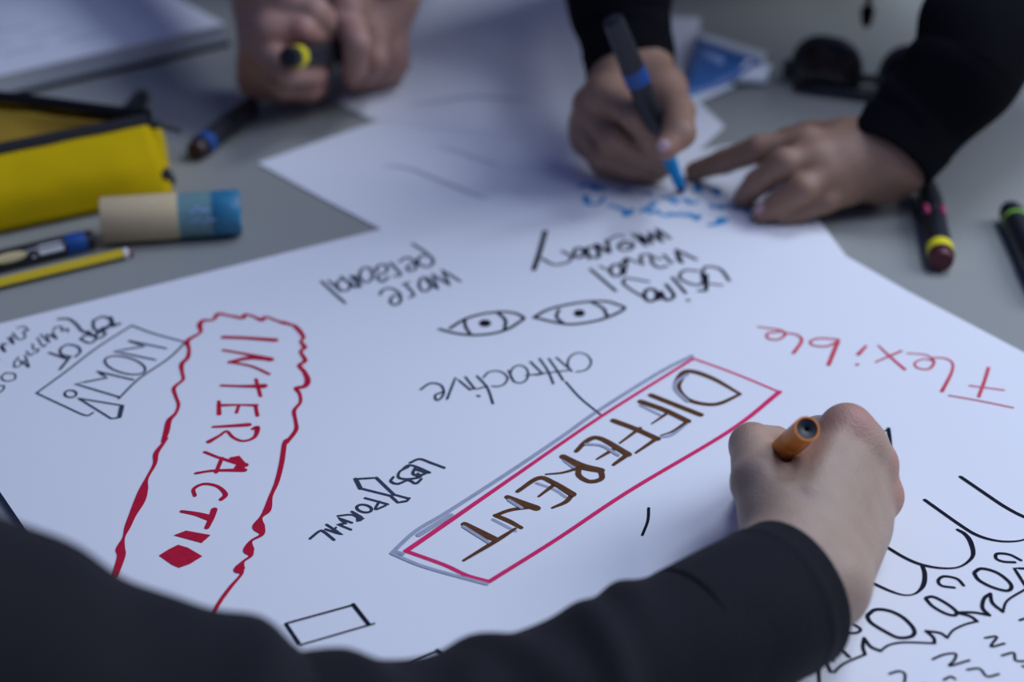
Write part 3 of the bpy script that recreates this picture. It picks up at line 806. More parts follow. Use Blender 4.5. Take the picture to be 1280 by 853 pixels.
quad_strip('white_end', P(917,103,.006), P(958,104,.003), P(940,73,.020), P(967,82,.010), M_GLOSSW, tagged, arch=.006)
quad_strip('printed_patch', P(875,72,.0165), P(902,82,.0165), P(879,62,.020), P(905,71,.020), M_BROCHP, tagged, n=3, arch=.0005)
quad_strip('back_panel', P(871,48,.020), P(955,77,.020), P(874,40,.003), P(958,66,.003), M_GLOSSW, tagged)

# ------------------------------------------------------------------ markers
def marker(lab, p_tail, p_tip, r, rings, body=M_BLACKP, tail=M_BLACKP, tip=None, group=None, name='marker_pen', tail_label=None):
    """p_tail -> p_tip axis; rings: (from, to, material, name); tail plug at p_tail."""
    d = p_tip - p_tail; L = d.length
    t = thing(name, lab, 'marker', (p_tail.x, p_tail.y, 0), group)
    lathe_part('tail_plug', p_tail, d, [(0, r*.55), (0.0006, r*.80), (0.002, r*.88), (0.009, r*.9)], tail, t)
    lathe_part('barrel', p_tail, d, [(0.0075, r*.9), (0.008, r), (L*.56, r), (L*.57, r*.98)], body, t)
    lathe_part('cap', p_tail, d, [(L*.565, r*1.0), (L*.57, r*1.07), (L*.8, r*1.05), (L*.97, r*.86), (L*.995, r*.75), (L, r*.5)], tip or body, t)
    for a, b, m, nm in rings:
        lathe_part(nm, p_tail, d, [(a, r*.98), (a + .0004, r*1.045), (b - .0004, r*1.045), (b, r*.98)], m, t)
    return t
r = 0.0088
marker('black marker with bright blue ring and dark red end, lying beside the yellow case', P(243,190,r), P(316,132,r)*1.0 + Vector((0,0,0)), r, [(.012,.022,M_BLUEP,'blue_ring')], tail=mat('near_black_red', (.03,.008,.012), .4))
t = marker('black marker with yellow ring and red end, lying beside the far sleeve cuff', P(1178,328,r), P(1158,232,r), r, [(.010,.021,M_YELP,'yellow_ring')], tail=M_REDP)
d = (P(1158,232,r) - P(1178,328,r)); dd, aa, bb = frame(d)
for sg in (-1, 1):
    c0 = P(1178,328,r) + dd * .062 + (aa * sg * .62 + bb * .78) * r * 1.03
    mb = MB(); lathe(mb, c0, dd, [(0, .0012), (.002, .0021), (.011, .0021), (.013, .0012)], 12)
    o = mb.build('red_clip', M_PINKP, t, True); o['label'] = 'small red mark on the cap'
marker('black marker with a thin green ring', P(1262,262,r), P(1315,372,r), r, [(.018,.022,M_GRNP,'green_ring')])
t = marker('short black marker with a pink spot, lying behind the yellow case', P(178,120,.0075), P(150,158,.0075), .0075, [], body=M_BLACKP)
c0 = P(158,136,.0085); mb = MB(); lathe(mb, c0, Vector((.5,-1,0)), [(0,.002),(.002,.005),(.010,.005),(.012,.002)], 14); mb.build('pink_spot', M_PINKP, t, True)

# chalk marker lying half out of view
r = 0.0074; a = P(117,299,r); b = P(-110,352,r); d = b - a; dd, aa, bb = frame(d)
t = thing('marker_pen', 'black marker with wide blue band, white lettering and tan patch, lying by the pencil', 'marker', (a.x, a.y, 0))
lathe_part('end_plug', a, d, [(0, r*.6), (.001, r*.9), (.007, r*.92), (.008, r*.9)], M_BLACKP, t)
lathe_part('blue_band', a, d, [(.0065, r*.95), (.007, r*1.02), (.020, r*1.02), (.0205, r*.98)], M_BLUEP, t)
lathe_part('barrel', a, d, [(.020, r), (.095, r), (.1, r*.9), (d.length, r*.9)], M_BLACKP, t)
toward = (Vector((0, 0, CAMH)) - a).normalized()
phi0 = math.atan2(toward.dot(bb), toward.dot(aa))
def on_barrel(s, q, off=0.0002):      # s along the axis, q across (m)
    ph = phi0 + q / r
    return a + dd * s + (aa * math.cos(ph) + bb * math.sin(ph)) * (r + off)
def barrel_patch(s0, s1, q0, q1, off=0.00025, round_=False, n=10):
    vs = []; fs = []
    for i in range(n + 1):
        s = s0 + (s1 - s0) * i / n
        e = math.sqrt(max(0.0, 1 - (2*i/n - 1)**2)) if round_ else 1
        for j in range(5):
            q = (q0 + q1)/2 + (q1 - q0)/2 * e * (j/2 - 1)
            vs.append(on_barrel(s, q, off))
    for i in range(n):
        for j in range(4): fs.append((i*5+j, (i+1)*5+j, (i+1)*5+j+1, i*5+j+1))
    return vs, fs
mb = MB(); mb.add(*barrel_patch(.047, .072, -.0042, .0025, round_=True)); o = mb.build('tan_patch', M_TAN, t, True)
mb = MB()
def letter(pts, wd=.0007):
    for (s0, q0), (s1, q1) in zip(pts[:-1], pts[1:]):
        L_ = math.hypot(s1 - s0, q1 - q0) + 1e-9; nx, ny = -(q1 - q0)/L_*wd, (s1 - s0)/L_*wd
        vs = [on_barrel(s0+nx, q0+ny, .0003), on_barrel(s0-nx, q0-ny, .0003), on_barrel(s1-nx, q1-ny, .0003), on_barrel(s1+nx, q1+ny, .0003)]
        mb.add(vs, [(0, 1, 2, 3)])
sgn = 1 if bb.z > 0 else 1
letter([(.0455,-.003),(.0435,.003),(.0415,-.003)], .0009)
for i in range(5):
    s = .0395 - i * .0034
    letter([(s,-.0015),(s-.0010,.0025),(s-.0022,-.0010),(s-.0026,.0022)], .0006)
letter([(.0395,-.0035),(.0235,-.0035)], .0005)
o = mb.build('lettering', M_WHITEP, t, False); o['label'] = 'white printed lettering'

# kraft tube with clear blue end
r = 0.0163; a = P(128,276,r); b = P(301,265,r); d = b - a; L = d.length
t = thing('tube', 'short tube with kraft cardboard sleeve and clear blue end, lying before the yellow case', 'tube', (a.x, a.y, 0))
lathe_part('kraft_sleeve', a, d, [(0, r*.86), (0, r*.97), (.0008, r), (L*.55, r), (L*.551, r*.97)], M_KRAFT, t, 48)
lathe_part('clear_section', a, d, [(L*.545, r*.97), (L*.80, r*.975), (L*.801, r*.9)], M_TEAL, t, 48)
lathe_part('blue_end', a, d, [(L*.795, r*.97), (L*.80, r*.985), (L*.985, r*.985), (L, r*.93), (L, r*.7), (L*.98, r*.66)], M_AQUA, t, 48)
dd, aa, bb = frame(d)
toward = (Vector((0, 0, CAMH)) - a).normalized(); ph0 = math.atan2(toward.dot(bb), toward.dot(aa))
mb = MB()
for i in range(9):
    s = L * (.64 + .035 * (i % 5)) ; ph = ph0 + (-.35 if i < 5 else .15) + .1 * math.sin(i * 2.3)
    w_, h_ = .0035, .22
    vs = [a + dd * (s + ds) + (aa * math.cos(ph + dp) + bb * math.sin(ph + dp)) * r * 1.0 for ds, dp in ((0,0),(w_,.03),(w_*1.1,h_*.6),(.0005,h_*.5))]
    mb.add(vs, [(0, 1, 2, 3)])
o = mb.build('printed_marks', M_BROCHP, t, False)

# pencil
a = P(166,315,.0037); b = P(-150,391,.0037); d = b - a
t = thing('pencil', 'yellow and black striped pencil with a white and red dipped end', 'pencil', (a.x, a.y, 0))
dd, aa, bb = frame(d); R6 = .0039
def hexbar(s0, s1, rr0, rr1, sides):
    mb = MB()
    for k in sides:
        t0, t1 = math.radians(60*k), math.radians(60*k+60)
        q = lambda tt, rr, s: a + dd*s + (aa*math.cos(tt) + bb*math.sin(tt))*rr
        mb.add([q(t0,rr0,s0), q(t1,rr0,s0), q(t1,rr1,s1), q(t0,rr1,s1), q(t0,rr0*.2,s0), q(t1,rr0*.2,s0)], [(0,1,2,3),(4,5,1,0)])
    return mb
hexbar(.006, d.length, R6, R6, (0,2,4)).build('yellow_faces', M_PENCIL, t)
hexbar(.006, d.length, R6, R6, (3,5)).build('black_faces', M_PENBLK, t)
hexbar(.006, d.length, R6*.995, R6*.995, (1,)).build('top_face', M_PENCIL, t)
lathe_part('white_band', a, d, [(.0035, .0034), (.0036, .0039), (.0068, .0039), (.0069, .0034)], M_WHITEP, t, 18)
lathe_part('red_end', a, d, [(0, .0015), (.0004, .003), (.0015, .0037), (.0037, .0039)], M_REDP, t, 18)

# ------------------------------------------------------------------ yellow pencil case
t = thing('pencil_case', 'bright yellow soft pencil case with open black zip', 'pencil case', P(100, 250))
BR, BL = P(216,243,.004), P(-170,325,.004)
TR, TL = P(186,156,.052), P(-170,228,.052)
RR, RL = P(190,150,.050), P(-170,108,.052)
KR, KL = P(205,170,.003), P(-170,160,.003)
def panel(name, a0, a1, b0, b1, m, bulge, parent, nu=26, nv=14, wr=0.0012):
    vs = []; fs = []
    nrm = (a1 - a0).cross(b0 - a0).normalized()
    for i in range(nu + 1):
        for j in range(nv + 1):
            u, v = i / nu, j / nv
            p = a0.lerp(a1, u).lerp(b0.lerp(b1, u), v)
            e = min(1, 6 * min(u, 1 - u) + .15)
            k_ = bulge * math.sin(math.pi * v) * e + wr * mnoise.noise(Vector((u * 9, v * 4, bulge * 100)))
            p = p + nrm * k_
            p.z = max(p.z, .0015)
            vs.append(p)
    for i in range(nu):
        for j in range(nv): fs.append((i*(nv+1)+j, (i+1)*(nv+1)+j, (i+1)*(nv+1)+j+1, i*(nv+1)+j+1))
    o = mesh(name, vs, fs, m, parent)
    s = o.modifiers.new('thickness', 'SOLIDIFY'); s.thickness = .0014; s.offset = 0
    return o
panel('front_panel', BL, BR, TL, TR, M_CASE, .010, t)
panel('back_panel', KR, KL, RR, RL, M_CASE, .006, t)
panel('lining', BL.lerp(KL,.3)+Vector((0,0,.006)), BR.lerp(KR,.4)+Vector((-.004,0,.006)), RL+Vector((0,-.003,-.004)), RR+Vector((-.004,-.004,-.004)), M_LINING, .0, t)
panel('base', KL, KR, BL, BR, M_CASE, 0.0, t, 10, 6, 0)
panel('side_panel', BR, KR, TR, RR, M_CASE, .002, t, 6, 10, .0004)
def tape(name, pts, wd, m, parent):
    c = cat_rom(pts, 10); mb = MB()
    vs = []; fs = []
    for i, p in enumerate(c):
        vs += [p + Vector((0, 0, wd/2)), p + Vector((0, -.0012, 0)) , p - Vector((0, 0, wd/2)), p + Vector((0, .0012, 0))]
        if i:
            for q in range(4): fs.append((4*(i-1)+q, 4*i+q, 4*i+(q+1) % 4, 4*(i-1)+(q+1) % 4))
    mb.add(vs, fs)
    return mb.build(name, m, parent, False)
up = Vector((0, 0, .003))
tape('zip_tape', [TL+up, TL.lerp(TR,.5)+up, TL.lerp(TR,.85)+up, TR+up], .012, M_ZIP, t)
tape('zip_tape', [RL+up, RL.lerp(RR,.55)+up*1.4, RL.lerp(RR,.85)+up, RR+up], .010, M_ZIP, t)
lathe_part('zip_pull', P(184,152,.054), P(218,162,.046) - P(184,152,.054), [(0,.0015),(.002,.0035),(.008,.0035),(.010,.0018),(.024,.0018),(.0255,.001)], M_ZIP, t, 14)
mb = MB(); c = P(211,226,.010); c1 = P(206,216,.02); lathe(mb, c1, c - c1, [(-.002,.001),(0,.0045),(.014,.005),(.017,.003)], 12); mb.build('side_loop', M_ZIP, t, True)

# ------------------------------------------------------------------ notepad
t = thing('notepad', 'thick white pad of paper on a black cover, beside the far clasped hands', 'notepad', P(140, 70))
c0 = P(288,58); u = (P(288,58) - P(0,126)).normalized(); vv = Vector((-u.y, u.x, 0))
def slab(name, c, du, dv, z0, z1, m, parent):
    pts = [c, c - u*du, c - u*du + vv*dv, c + vv*dv]
    vs = [(p.x, p.y, z0) for p in pts] + [(p.x, p.y, z1) for p in pts]
    return mesh(name, vs, [(0,1,2,3),(7,6,5,4),(0,4,5,1),(1,5,6,2),(2,6,7,3),(3,7,4,0)][::1], m, parent, False)
slab('cover', c0, .34, .26, 0.0003, .004, M_BLACKP, t)
slab('pages', c0 - u*.003 + vv*.003, .334, .254, .004, .020, M_GREYPG, t)
top = slab('top_page', c0 - u*.002 + vv*.002, .336, .256, .020, .0212, M_PAPER, t)
mb = MB()
for i in range(4):
    q0 = c0 - u*(.10 + .02*i) + vv*(.045 + .03*i)
    for j in range(3):
        q = q0 - u*(.055*j)
        pts = [q, q - u*.04, q - u*.04 + vv*.005, q + vv*.005]
        mb.add([(p.x, p.y, .0215) for p in pts], [(3,2,1,0)])
mb.build('pencil_notes', mat('pale_notes', (0.60,0.60,0.64), .8), t)

# ------------------------------------------------------------------ sunglasses
t = thing('sunglasses', 'black sunglasses with dark lenses standing upside down on the table', 'sunglasses', P(1060, 115))
g0 = P(979,111); g1 = P(1145,128)
gx = (g1 - g0).normalized(); gy = Vector((-gx.y, gx.x, 0)); gz = (Vector((0,0,1)) + gy * .18).normalized()
W_ = .142; wl = .060; hl = .043
def G3(x, z, y=0.0):
    bow = -.010 * ((2*x/W_ - 1)**2 - 1) * -1
    return g0 + gx*x + gy*(y + .010*(2*x/W_-1)**2) + gz*z
def lens_outline(xc, wl, hl, n=36):
    pts = []
    for i in range(n):
        a = 2*math.pi*i/n
        cx_, sz = math.cos(a), math.sin(a)
        e = 2.6
        x = xc + wl/2 * math.copysign(abs(cx_)**(2/e), cx_)
        zz = .002 + hl*.36 + (hl*.36 if sz < 0 else hl*.64) * math.copysign(abs(sz)**(2/(5.0 if sz < 0 else 2.1)), sz)
        pts.append((x, zz))
    return pts
for xc in (.034, .108):
    o_ = lens_outline(xc, wl*.94, hl*.92); n = len(o_)
    vs = [G3(x, z, -.0008) for x, z in o_] + [G3(xc, .004 + hl/2, -.0035)]
    vs += [G3(x, z, .0010) for x, z in o_]
    mesh('lens', vs, [(i, (i+1) % n, n) for i in range(n)] + [tuple(range(n+1, 2*n+1))[::-1]], M_GLASS, t)
    oo = lens_outline(xc, wl*1.03, hl*1.05); ii = lens_outline(xc, wl*.90, hl*.86)
    vs = []; fs = []
    for lst, y in ((oo, -.002), (ii, -.002), (ii, .002), (oo, .002)): vs += [G3(x, z, y) for x, z in lst]
    for q in range(4):
        for i in range(n):
            i2 = (i+1) % n; q2 = (q+1) % 4
            fs.append((q*n+i, q*n+i2, q2*n+i2, q2*n+i))
    mesh('rim', vs, fs, M_BLACKP, t)
mb = MB(); lathe(mb, G3(.060,.016), G3(.084,.016) - G3(.060,.016), [(0,.0035),(.006,.0028),(.018,.0028),(.025,.0035)], 12); mb.build('bridge', M_BLACKP, t, True)
for xa, xb, y in ((.002, .128, .012), (.140, .015, .018)):
    p0, p1 = G3(xa, .010, .004), G3(xb, .009, y)
    mb = MB(); lathe(mb, p0, p1 - p0, [(0,.0045),(.02,.004),((p1-p0).length*.75,.003),((p1-p0).length,.004)], 10); mb.build('temple', M_BLACKP, t, True)
for x in (.001, .141):
    mb = MB(); lathe(mb, G3(x,.006), gz, [(0,.003),(.002,.0045),(.014,.0045),(.016,.003)], 10); mb.build('hinge', M_BLACKP, t, True)
# front bar facing the camera (folded arm tip)
mb = MB(); lathe(mb, P(992,109,.005), P(1108,123,.005) - P(992,109,.005), [(0,.003),(.02,.0036),(.07,.0036),(.083,.002)], 10); mb.build('temple', M_BLACKP, t, True)

# ------------------------------------------------------------------ near person: right hand with orange marker
tipP, capP = P(928,607,.0040), P(1009,536,.090)
per = thing('person', 'person in a dark navy sweatshirt, bare right fist writing with an orange marker', 'person', (-0.1, 0.45, 0))
Wr, Wu = P(988,698,.045), P(1030,732,.035)
I1, M1, R1, L1 = P(1057,541,.066), P(1078,562,.058), P(1091,583,.046), P(1099,622,.031)
T0, T1, T2, T3 = P(976,650,.048), P(948,604,.056), P(940,557,.055), P(970,553,.043)
palm = [(Wr, I1, .0185, .0105), (Wr.lerp(Wu,.4), M1, .018, .0100), (Wu.lerp(Wr,.3), R1, .018, .0095), (Wu, L1, .0175, .0088),
        (Wr, T0, .018, .0170), (T0, P(1012,606,.047), .016, .014), (Wu, P(1074,668,.022), .016, .0140),
        (P(1060,600,.030), P(1030,600,.030), .016, .016), (Wr, P(920,740,.047), .019, .020), (Wu, P(960,772,.040), .018, .019)]
fingers = [
    [(T0, .0160), (T1, .0130), (T2, .0110), (T3, .0085)],
    [(I1, .0118), (P(1024,545,.040), .0100), (P(992,562,.024), .0088), (P(952,590,.012), .0072)],
    [(M1, .0115), (P(1054,548,.028), .0100), (P(1010,570,.014), .0090), (P(975,592,.010), .0078)],
    [(R1, .0105), (P(1076,572,.020), .0095), (P(1045,594,.0105), .0086), (P(1010,608,.010), .0075)],
    [(L1, .0098), (P(1090,610,.0130), .0088), (P(1062,624,.0092), .0078), (P(1035,636,.009), .0070)]]
up = Vector((-.1, -.25, .9)).normalized()
bumps = [(I1 + up*.0035 + Vector((.001,0,0)), .0105), (M1 + up*.0035, .0092), (R1 + up*.0025 + Vector((.0008,0,0)), .0088), (L1 + up*.002 + Vector((.0008,0,0)), .0086)]
ridges = [(Wr.lerp(I1,.35) + up*.0130, I1 + up*.0075, .0036), (Wr.lerp(M1,.4) + up*.0130, M1 + up*.0065, .0036), (Wu.lerp(R1,.35) + up*.0130, R1 + up*.0062, .0034), (Wu.lerp(L1,.4)+up*.012, L1+up*.0055, .0030),
          (T0 + up*.013, T1 + up*.009, .0035)]
flush = [(I1 + up*.011 + Vector((.005,0,0)), .011, 1.0), (M1 + up*.010, .008, .7), (R1 + Vector((.008,-.002,.006)), .010, 1.0), (L1 + Vector((.008,-.002,.005)), .010, 1.0), (T3, .012, .9), (T2 + Vector((0,0,.008)), .008, .35)]
veins = [(Wr.lerp(R1,.25) + up*.017, M1.lerp(R1,.5) + up*.010, .0026), (Wu.lerp(L1,.2) + up*.017, R1 + up*.010, .003), (Wr.lerp(M1,.3) + up*.017, I1.lerp(M1,.5) + up*.010, .0025)]
hv = hand(palm, fingers, bumps, ridges, h=0.0011, flush=flush, veins=veins, kp=.009, verbose='front')
body = np_mesh('body', *hv[:2], S_FRONT, per, hv[2])

# sweatshirt sleeve
pth = [P(984,744,.040), P(925,776,.042), P(850,812,.044), P(740,868,.045), P(600,930,.047), P(440,975,.052), P(300,985,.062), Vector((-.20,.40,.125)), Vector((-.29,.35,.21)), Vector((-.38,.27,.27)), Vector((-.46,.2,.28))]
rad = [.0335, .0335, .0340, .0345, .0370, .0465, .0560, .0700, .0790, .0800, .078]
SH = math.pi/2
folds = [(.118, 0.0063, .010, .010, SH+.4, 1.1), (.150, 0.0049, .012, -.012, SH, 1.2), (.185, 0.0056, .012, .016, SH+.6, 1.0), (.085, 0.0042, .010, .010, SH-.6, .9),
         (.215, 0.0070, .014, -.014, SH+.3, 1.0), (.245, 0.0056, .012, .01, SH+.8, .9), (.285, 0.0084, .016, .01, SH+.2, 1.2), (.335, -0.0050, .018, 0, SH+.4, 1.1), (.37, 0.0030, .02, .02, SH+.2, 1.1), (.42, 0.0030, .02, .02, SH+.3, 1.0)]
sv, sf = sleeve(pth, rad, folds=folds, lumps=.0022, seed=3.0)
slv = mesh('sweatshirt_sleeve', sv, sf, M_CLOTH, per)
# cuff band laid over the sleeve end, its seam standing a little proud
cp = [P(984,744,.040) + (P(984,744,.040) - P(925,776,.042)).normalized()*.0015, P(925,776,.042), P(862,806,.0436)]
cv, cf = sleeve(cp, [.0350, .0352, .0341], folds=[(.012, .0006, .003, 0, 0, 9)], lumps=.0008, seed=1.0)
mesh('cuff', cv, cf, M_CLOTH, slv)
torso_sdf('sweatshirt_torso', [(Vector((-.46,.2,.275)), Vector((-.58,-.02,.27)), .078, .085), (Vector((-.64,-.08,.2)), Vector((-.64,-.17,-.25)), .13, .14), (Vector((-.56,-.05,.22)), Vector((-.74,-.08,.22)), .11, .11)], M_CLOTH, per)

# orange marker
d = tipP - capP; L = d.length
t = thing('marker_pen', 'orange marker with a black end plug, gripped in the near fist', 'marker', (tipP.x, tipP.y, 0))
rp = .0062
lathe_part('barrel', capP, d, [(.006, rp*.80), (0, rp*.84), (0, rp*.97), (.0006, rp), (.020, rp), (.0203, rp*.975), (.0208, rp*.975), (.0211, rp), (L*.80, rp)], M_ORANGE, t, 48)
pl = lathe_part('end_plug', capP, d, [(.0030, rp*.05), (.0028, rp*.10), (.0012, rp*.16), (.0008, rp*.24), (.0006, rp*.84), (.003, rp*.84)], M_BLACKP, t, 40)
lathe_part('nib_holder', capP, d, [(L*.79, rp), (L*.80, rp*.9), (L*.93, rp*.45)], M_BLACKP, t)
lathe_part('nib', capP, d, [(L*.92, rp*.35), (L*.99, rp*.28), (L, rp*.1)], M_INK, t)
dd, aa, bb = frame(d)
toward = (Vector((0, 0, CAMH)) - capP); toward -= dd * toward.dot(dd); toward.normalize()
side = dd.cross(toward)
mb = MB()
for i, (s, q) in enumerate([(.026,-.5),(.0275,-.5),(.029,-.5),(.026,-.2),(.028,-.2),(.030,-.2),(.032,-.5),(.034,-.2)]):
    vs = []
    for ds, dq in ((0,0),(.0011,0),(.0011,.2),(0,.2)):
        ph = q - .55 + dq
        vs.append(capP + dd*(s+ds) + (toward*math.cos(ph) + side*math.sin(ph))*(rp+.0001))
    mb.add(vs, [(0,1,2,3)])
o = mb.build('printed_marks', mat('dark_print', (.10,.03,.01), .5), t); o['label'] = 'small dark printed marks'

# ------------------------------------------------------------------ far right person: writing hand, resting hand
per2 = thing('person', 'person in a black hoodie writing with a blue pen, other hand resting flat', 'person', (0.3, 1.6, 0))
W1 = P(793,82,.072)
I1, M1, R1, L1 = P(757,118,.072), P(741,132,.058), P(735,150,.042), P(739,172,.027)
T0, T1, T2, T3 = P(826,114,.068), P(847,140,.068), P(849,166,.066), P(832,185,.060)
palm = [(W1, I1, .021, .0125), (W1, M1, .021, .0125), (W1, R1, .020, .012), (W1, L1, .019, .0115), (W1, T0, .021, .0165), (T0, P(790,140,.058), .0155, .014),
        (P(770,160,.040), P(800,165,.042), .015, .014), (W1, P(782,40,.088), .022, .022), (L1, P(785,195,.026), .012, .012)]
fingers = [
    [(T0, .0160), (T1, .0125), (T2, .0115), (T3, .0088)],
    [(I1, .0120), (P(792,142,.068), .0108), (P(812,170,.052), .0094), (P(830,196,.030), .0078)],
    [(M1, .0120), (P(765,172,.046), .0108), (P(803,190,.034), .0094), (P(834,207,.018), .0080)],
    [(R1, .0112), (P(752,192,.030), .0100), (P(790,206,.021), .0088), (P(822,215,.012), .0075)],
    [(L1, .0104), (P(753,205,.015), .0090), (P(785,214,.011), .0080), (P(808,219,.009), .0070)]]
fl_ = [(p, .010, .6) for p in (I1, M1, R1, T3)]
h1 = hand(palm, fingers, [(I1 + Vector((-.002,-.002,.003)), .0105), (M1 + Vector((-.003,-.002,.002)), .010)], h=.0016, flush=fl_, nails=[(T3 + Vector((-.003,-.0065,.005)), .0060)], verbose='right-writing')
W2 = P(1112,200,.038)
I1, M1, R1, L1 = P(1008,184,.046), P(1020,202,.042), P(1036,220,.034), P(1056,236,.024)
T0, T1, T2, T3 = P(1060,176,.045), P(1012,172,.040), P(985,178,.030), P(962,190,.022)
palm = [(W2, I1, .0205, .0125), (W2, M1, .0205, .0125), (W2, R1, .019, .012), (W2, L1, .0175, .0110), (W2, T0, .020, .016), (W2, P(1090,228,.018), .017, .014),
        (W2, P(1160,130,.075), .0235, .027), (P(1040,215,.030), P(1060,205,.030), .015, .015)]
fingers = [
    [(T0, .0155), (T1, .0125), (T2, .0110), (T3, .0090)],
    [(I1, .0120), (P(950,186,.042), .0105), (P(905,202,.024), .0092), (P(868,214,.0095), .0075)],
    [(M1, .0120), (P(980,204,.044), .0108), (P(948,228,.026), .0094), (P(930,246,.0095), .0082)],
    [(R1, .0114), (P(1003,236,.031), .0102), (P(972,256,.017), .0088), (P(953,267,.009), .0078)],
    [(L1, .0104), (P(1032,251,.020), .0090), (P(1000,264,.011), .0078), (P(978,270,.008), .0070)]]
h2 = hand(palm, fingers, [(I1 + Vector((0,0,.004)), .010), (M1 + Vector((0,0,.004)), .010), (R1 + Vector((0,0,.003)), .0095)], h=.0016, flush=[(p, .010, .6) for p in (I1, M1, R1, L1)],
          nails=[(P(930,246,.0095) + Vector((-.003,-.002,.007)), .006), (P(953,267,.009) + Vector((-.003,-.002,.006)), .006)], verbose='right-resting')
e1 = Vector((.095, 1.44, .15)); s1 = Vector((.13, 1.46, .37))
sv, sf = sleeve([P(789,92,.068), P(780,40,.088), P(772,0,.105), Vector((.086,1.33,.125)), e1, Vector((.11,1.475,.26)), s1], [.0335, .036, .041, .044, .050, .058, .065],
                folds=[(.03,.003,.01,.008,SH,1.2), (.06,.003,.012,-.008,SH,1.3), (.10,.004,.014,.01,SH,1.2)], lumps=.003, seed=5)
s_a = mesh('hoodie_sleeve', sv, sf, M_CLOTH2, per2)
cv, cf = sleeve([P(789,94,.0675), P(784,64,.079)], [.0328, .0348], lumps=.001); mesh('cuff', cv, cf, M_CLOTH2, s_a)
e2 = Vector((.435, 1.245, .145)); s2 = Vector((.47, 1.42, .37))
sv, sf = sleeve([P(1117,190,.043), P(1154,147,.065), P(1202,92,.095), P(1244,22,.125), e2, Vector((.455,1.33,.25)), s2], [.0335, .0360, .0400, .0450, .052, .06, .068],
                folds=[(.03,.003,.01,.008,SH,1.4), (.065,.005,.014,-.008,SH,1.4), (.10,.005,.016,.01,SH+.5,1.4), (.14,.005,.016,-.01,SH,1.2)], lumps=.003, seed=9)
s_b = mesh('hoodie_sleeve', sv, sf, M_CLOTH2, per2)
cv, cf = sleeve([P(1112,197,.041), P(1134,167,.055)], [.0335, .0365], lumps=.001); mesh('cuff', cv, cf, M_CLOTH2, s_b)
tors = torso_sdf('hoodie', [(s1, s2, .072, .072), (Vector((.30,1.50,.33)), Vector((.31,1.99,-.25)), .12, .15), (Vector((.23,1.50,.31)), Vector((.37,1.48,.31)), .11, .11), (Vector((.30,1.38,.42)), Vector((.30,1.46,.42)), .065, .08)], M_CLOTH2, per2)
hd, q = head(Vector((.27,1.26,.53)), Vector((-.15,-.65,-.65)), Vector((.30,1.42,.42)))
ma, mb_ = Vector((.11,1.475,.26)), Vector((.455,1.33,.25))
arms = limb([(P(783,45,.086), e1, .018, .022), (e1, ma, .022, .026), (ma, s1, .026, .03), (s1, Vector((.30,1.46,.38)), .03, .05), (Vector((.30,1.46,.38)), s2, .05, .03), (e2, mb_, .022, .026), (mb_, s2, .026, .03), (P(1160,130,.075), e2, .018, .022), (Vector((.30,1.46,.38)), Vector((.30,1.42,.42)), .05, .055)])
v, f, tn = merge([h1, h2, hd, arms])
np_mesh('body', v, f, S_RIGHT, per2, tn)
head_parts(q, per2)
dp = P(1083,26,.060)
mb = MB(); cpath = [dp, dp + Vector((0,0,.012)), dp + Vector((.001,.004,.06)), dp + Vector((0,.03,.16)), Vector((.298,1.33,.40))]
cc = cat_rom(cpath, 8)
for p, q in zip(cc[:-1], cc[1:]): lathe(mb, p, q - p, [(0,.0026),((q-p).length*1.1,.0026)], 8)
ds = mb.build('drawstring', M_CLOTH2, per2, True)
lathe_part('drawstring_tip', dp + Vector((0,0,.012)), Vector((0,-.1,-1)), [(0,.005),(.002,.0062),(.010,.005),(.016,.0035),(.017,.002)], M_CLOTH2, ds, 12)

# their blue pen
tip, tail = P(853,239,.0035), P(766,24,.146)
d = tip - tail; L = d.length; rp = .0082
t = thing('marker_pen', 'black marker with a blue ring and cyan tip, writing in the far hand', 'marker', (tip.x, tip.y, 0))
print('far pen length', L)
lathe_part('tail_cap', tail, d, [(0, rp*.7), (.001, rp*.9), (L*.25, rp*1.02), (L*.27, rp*1.02)], M_BLACKM, t)
lathe_part('blue_ring', tail, d, [(L*.265, rp), (L*.268, rp*1.08), (L*.345, rp*1.08), (L*.348, rp)], M_BLUEP, t)
lathe_part('barrel', tail, d, [(L*.34, rp*1.0), (L*.68, rp*.98), (L*.76, rp*.75)], M_BLACKM, t)
lathe_part('tip_holder', tail, d, [(L*.74, rp*.7), (L*.90, rp*.52), (L*.955, rp*.5)], M_BLUEINK, t)
lathe_part('nib', tail, d, [(L*.95, rp*.45), (L*.99, rp*.42), (L, rp*.3)], M_BLUEP, t)

# ------------------------------------------------------------------ far left person: clasped bare hands
per3 = thing('person', 'person with bare forearms, hands clasped round a black and yellow marker', 'person', (-0.25, 1.7, 0))
Wa = P(338,-2,.085)
I1, M1, R1, L1 = P(340,42,.076), P(325,62,.060), P(318,82,.043), P(322,99,.026)
T0, T1, T2, T3 = P(368,8,.092), P(392,16,.090), P(410,30,.078), P(416,44,.064)
palm = [(Wa, I1, .023, .0135), (Wa, M1, .023, .0135), (Wa, R1, .022, .013), (Wa, L1, .021, .0125), (Wa, T0, .022, .0165), (P(350,60,.052), P(375,65,.05), .018, .016),
        (Wa, P(330,-60,.13), .026, .030), (L1, P(365,104,.022), .013, .013)]
fingers = [
    [(T0, .0165), (T1, .0130), (T2, .0115), (T3, .0090)],
    [(I1, .0130), (P(378,38,.080), .0115), (P(401,47,.068), .0100), (P(416,57,.052), .0085)],
    [(M1, .0130), (P(362,88,.060), .0115), (P(392,92,.046), .0100), (P(404,82,.032), .0085)],
    [(R1, .0122), (P(355,106,.036), .0110), (P(388,110,.030), .0095), (P(400,104,.022), .0085)],
    [(L1, .0115), (P(352,113,.016), .0100), (P(385,117,.0125), .0090), (P(400,112,.012), .0080)]]
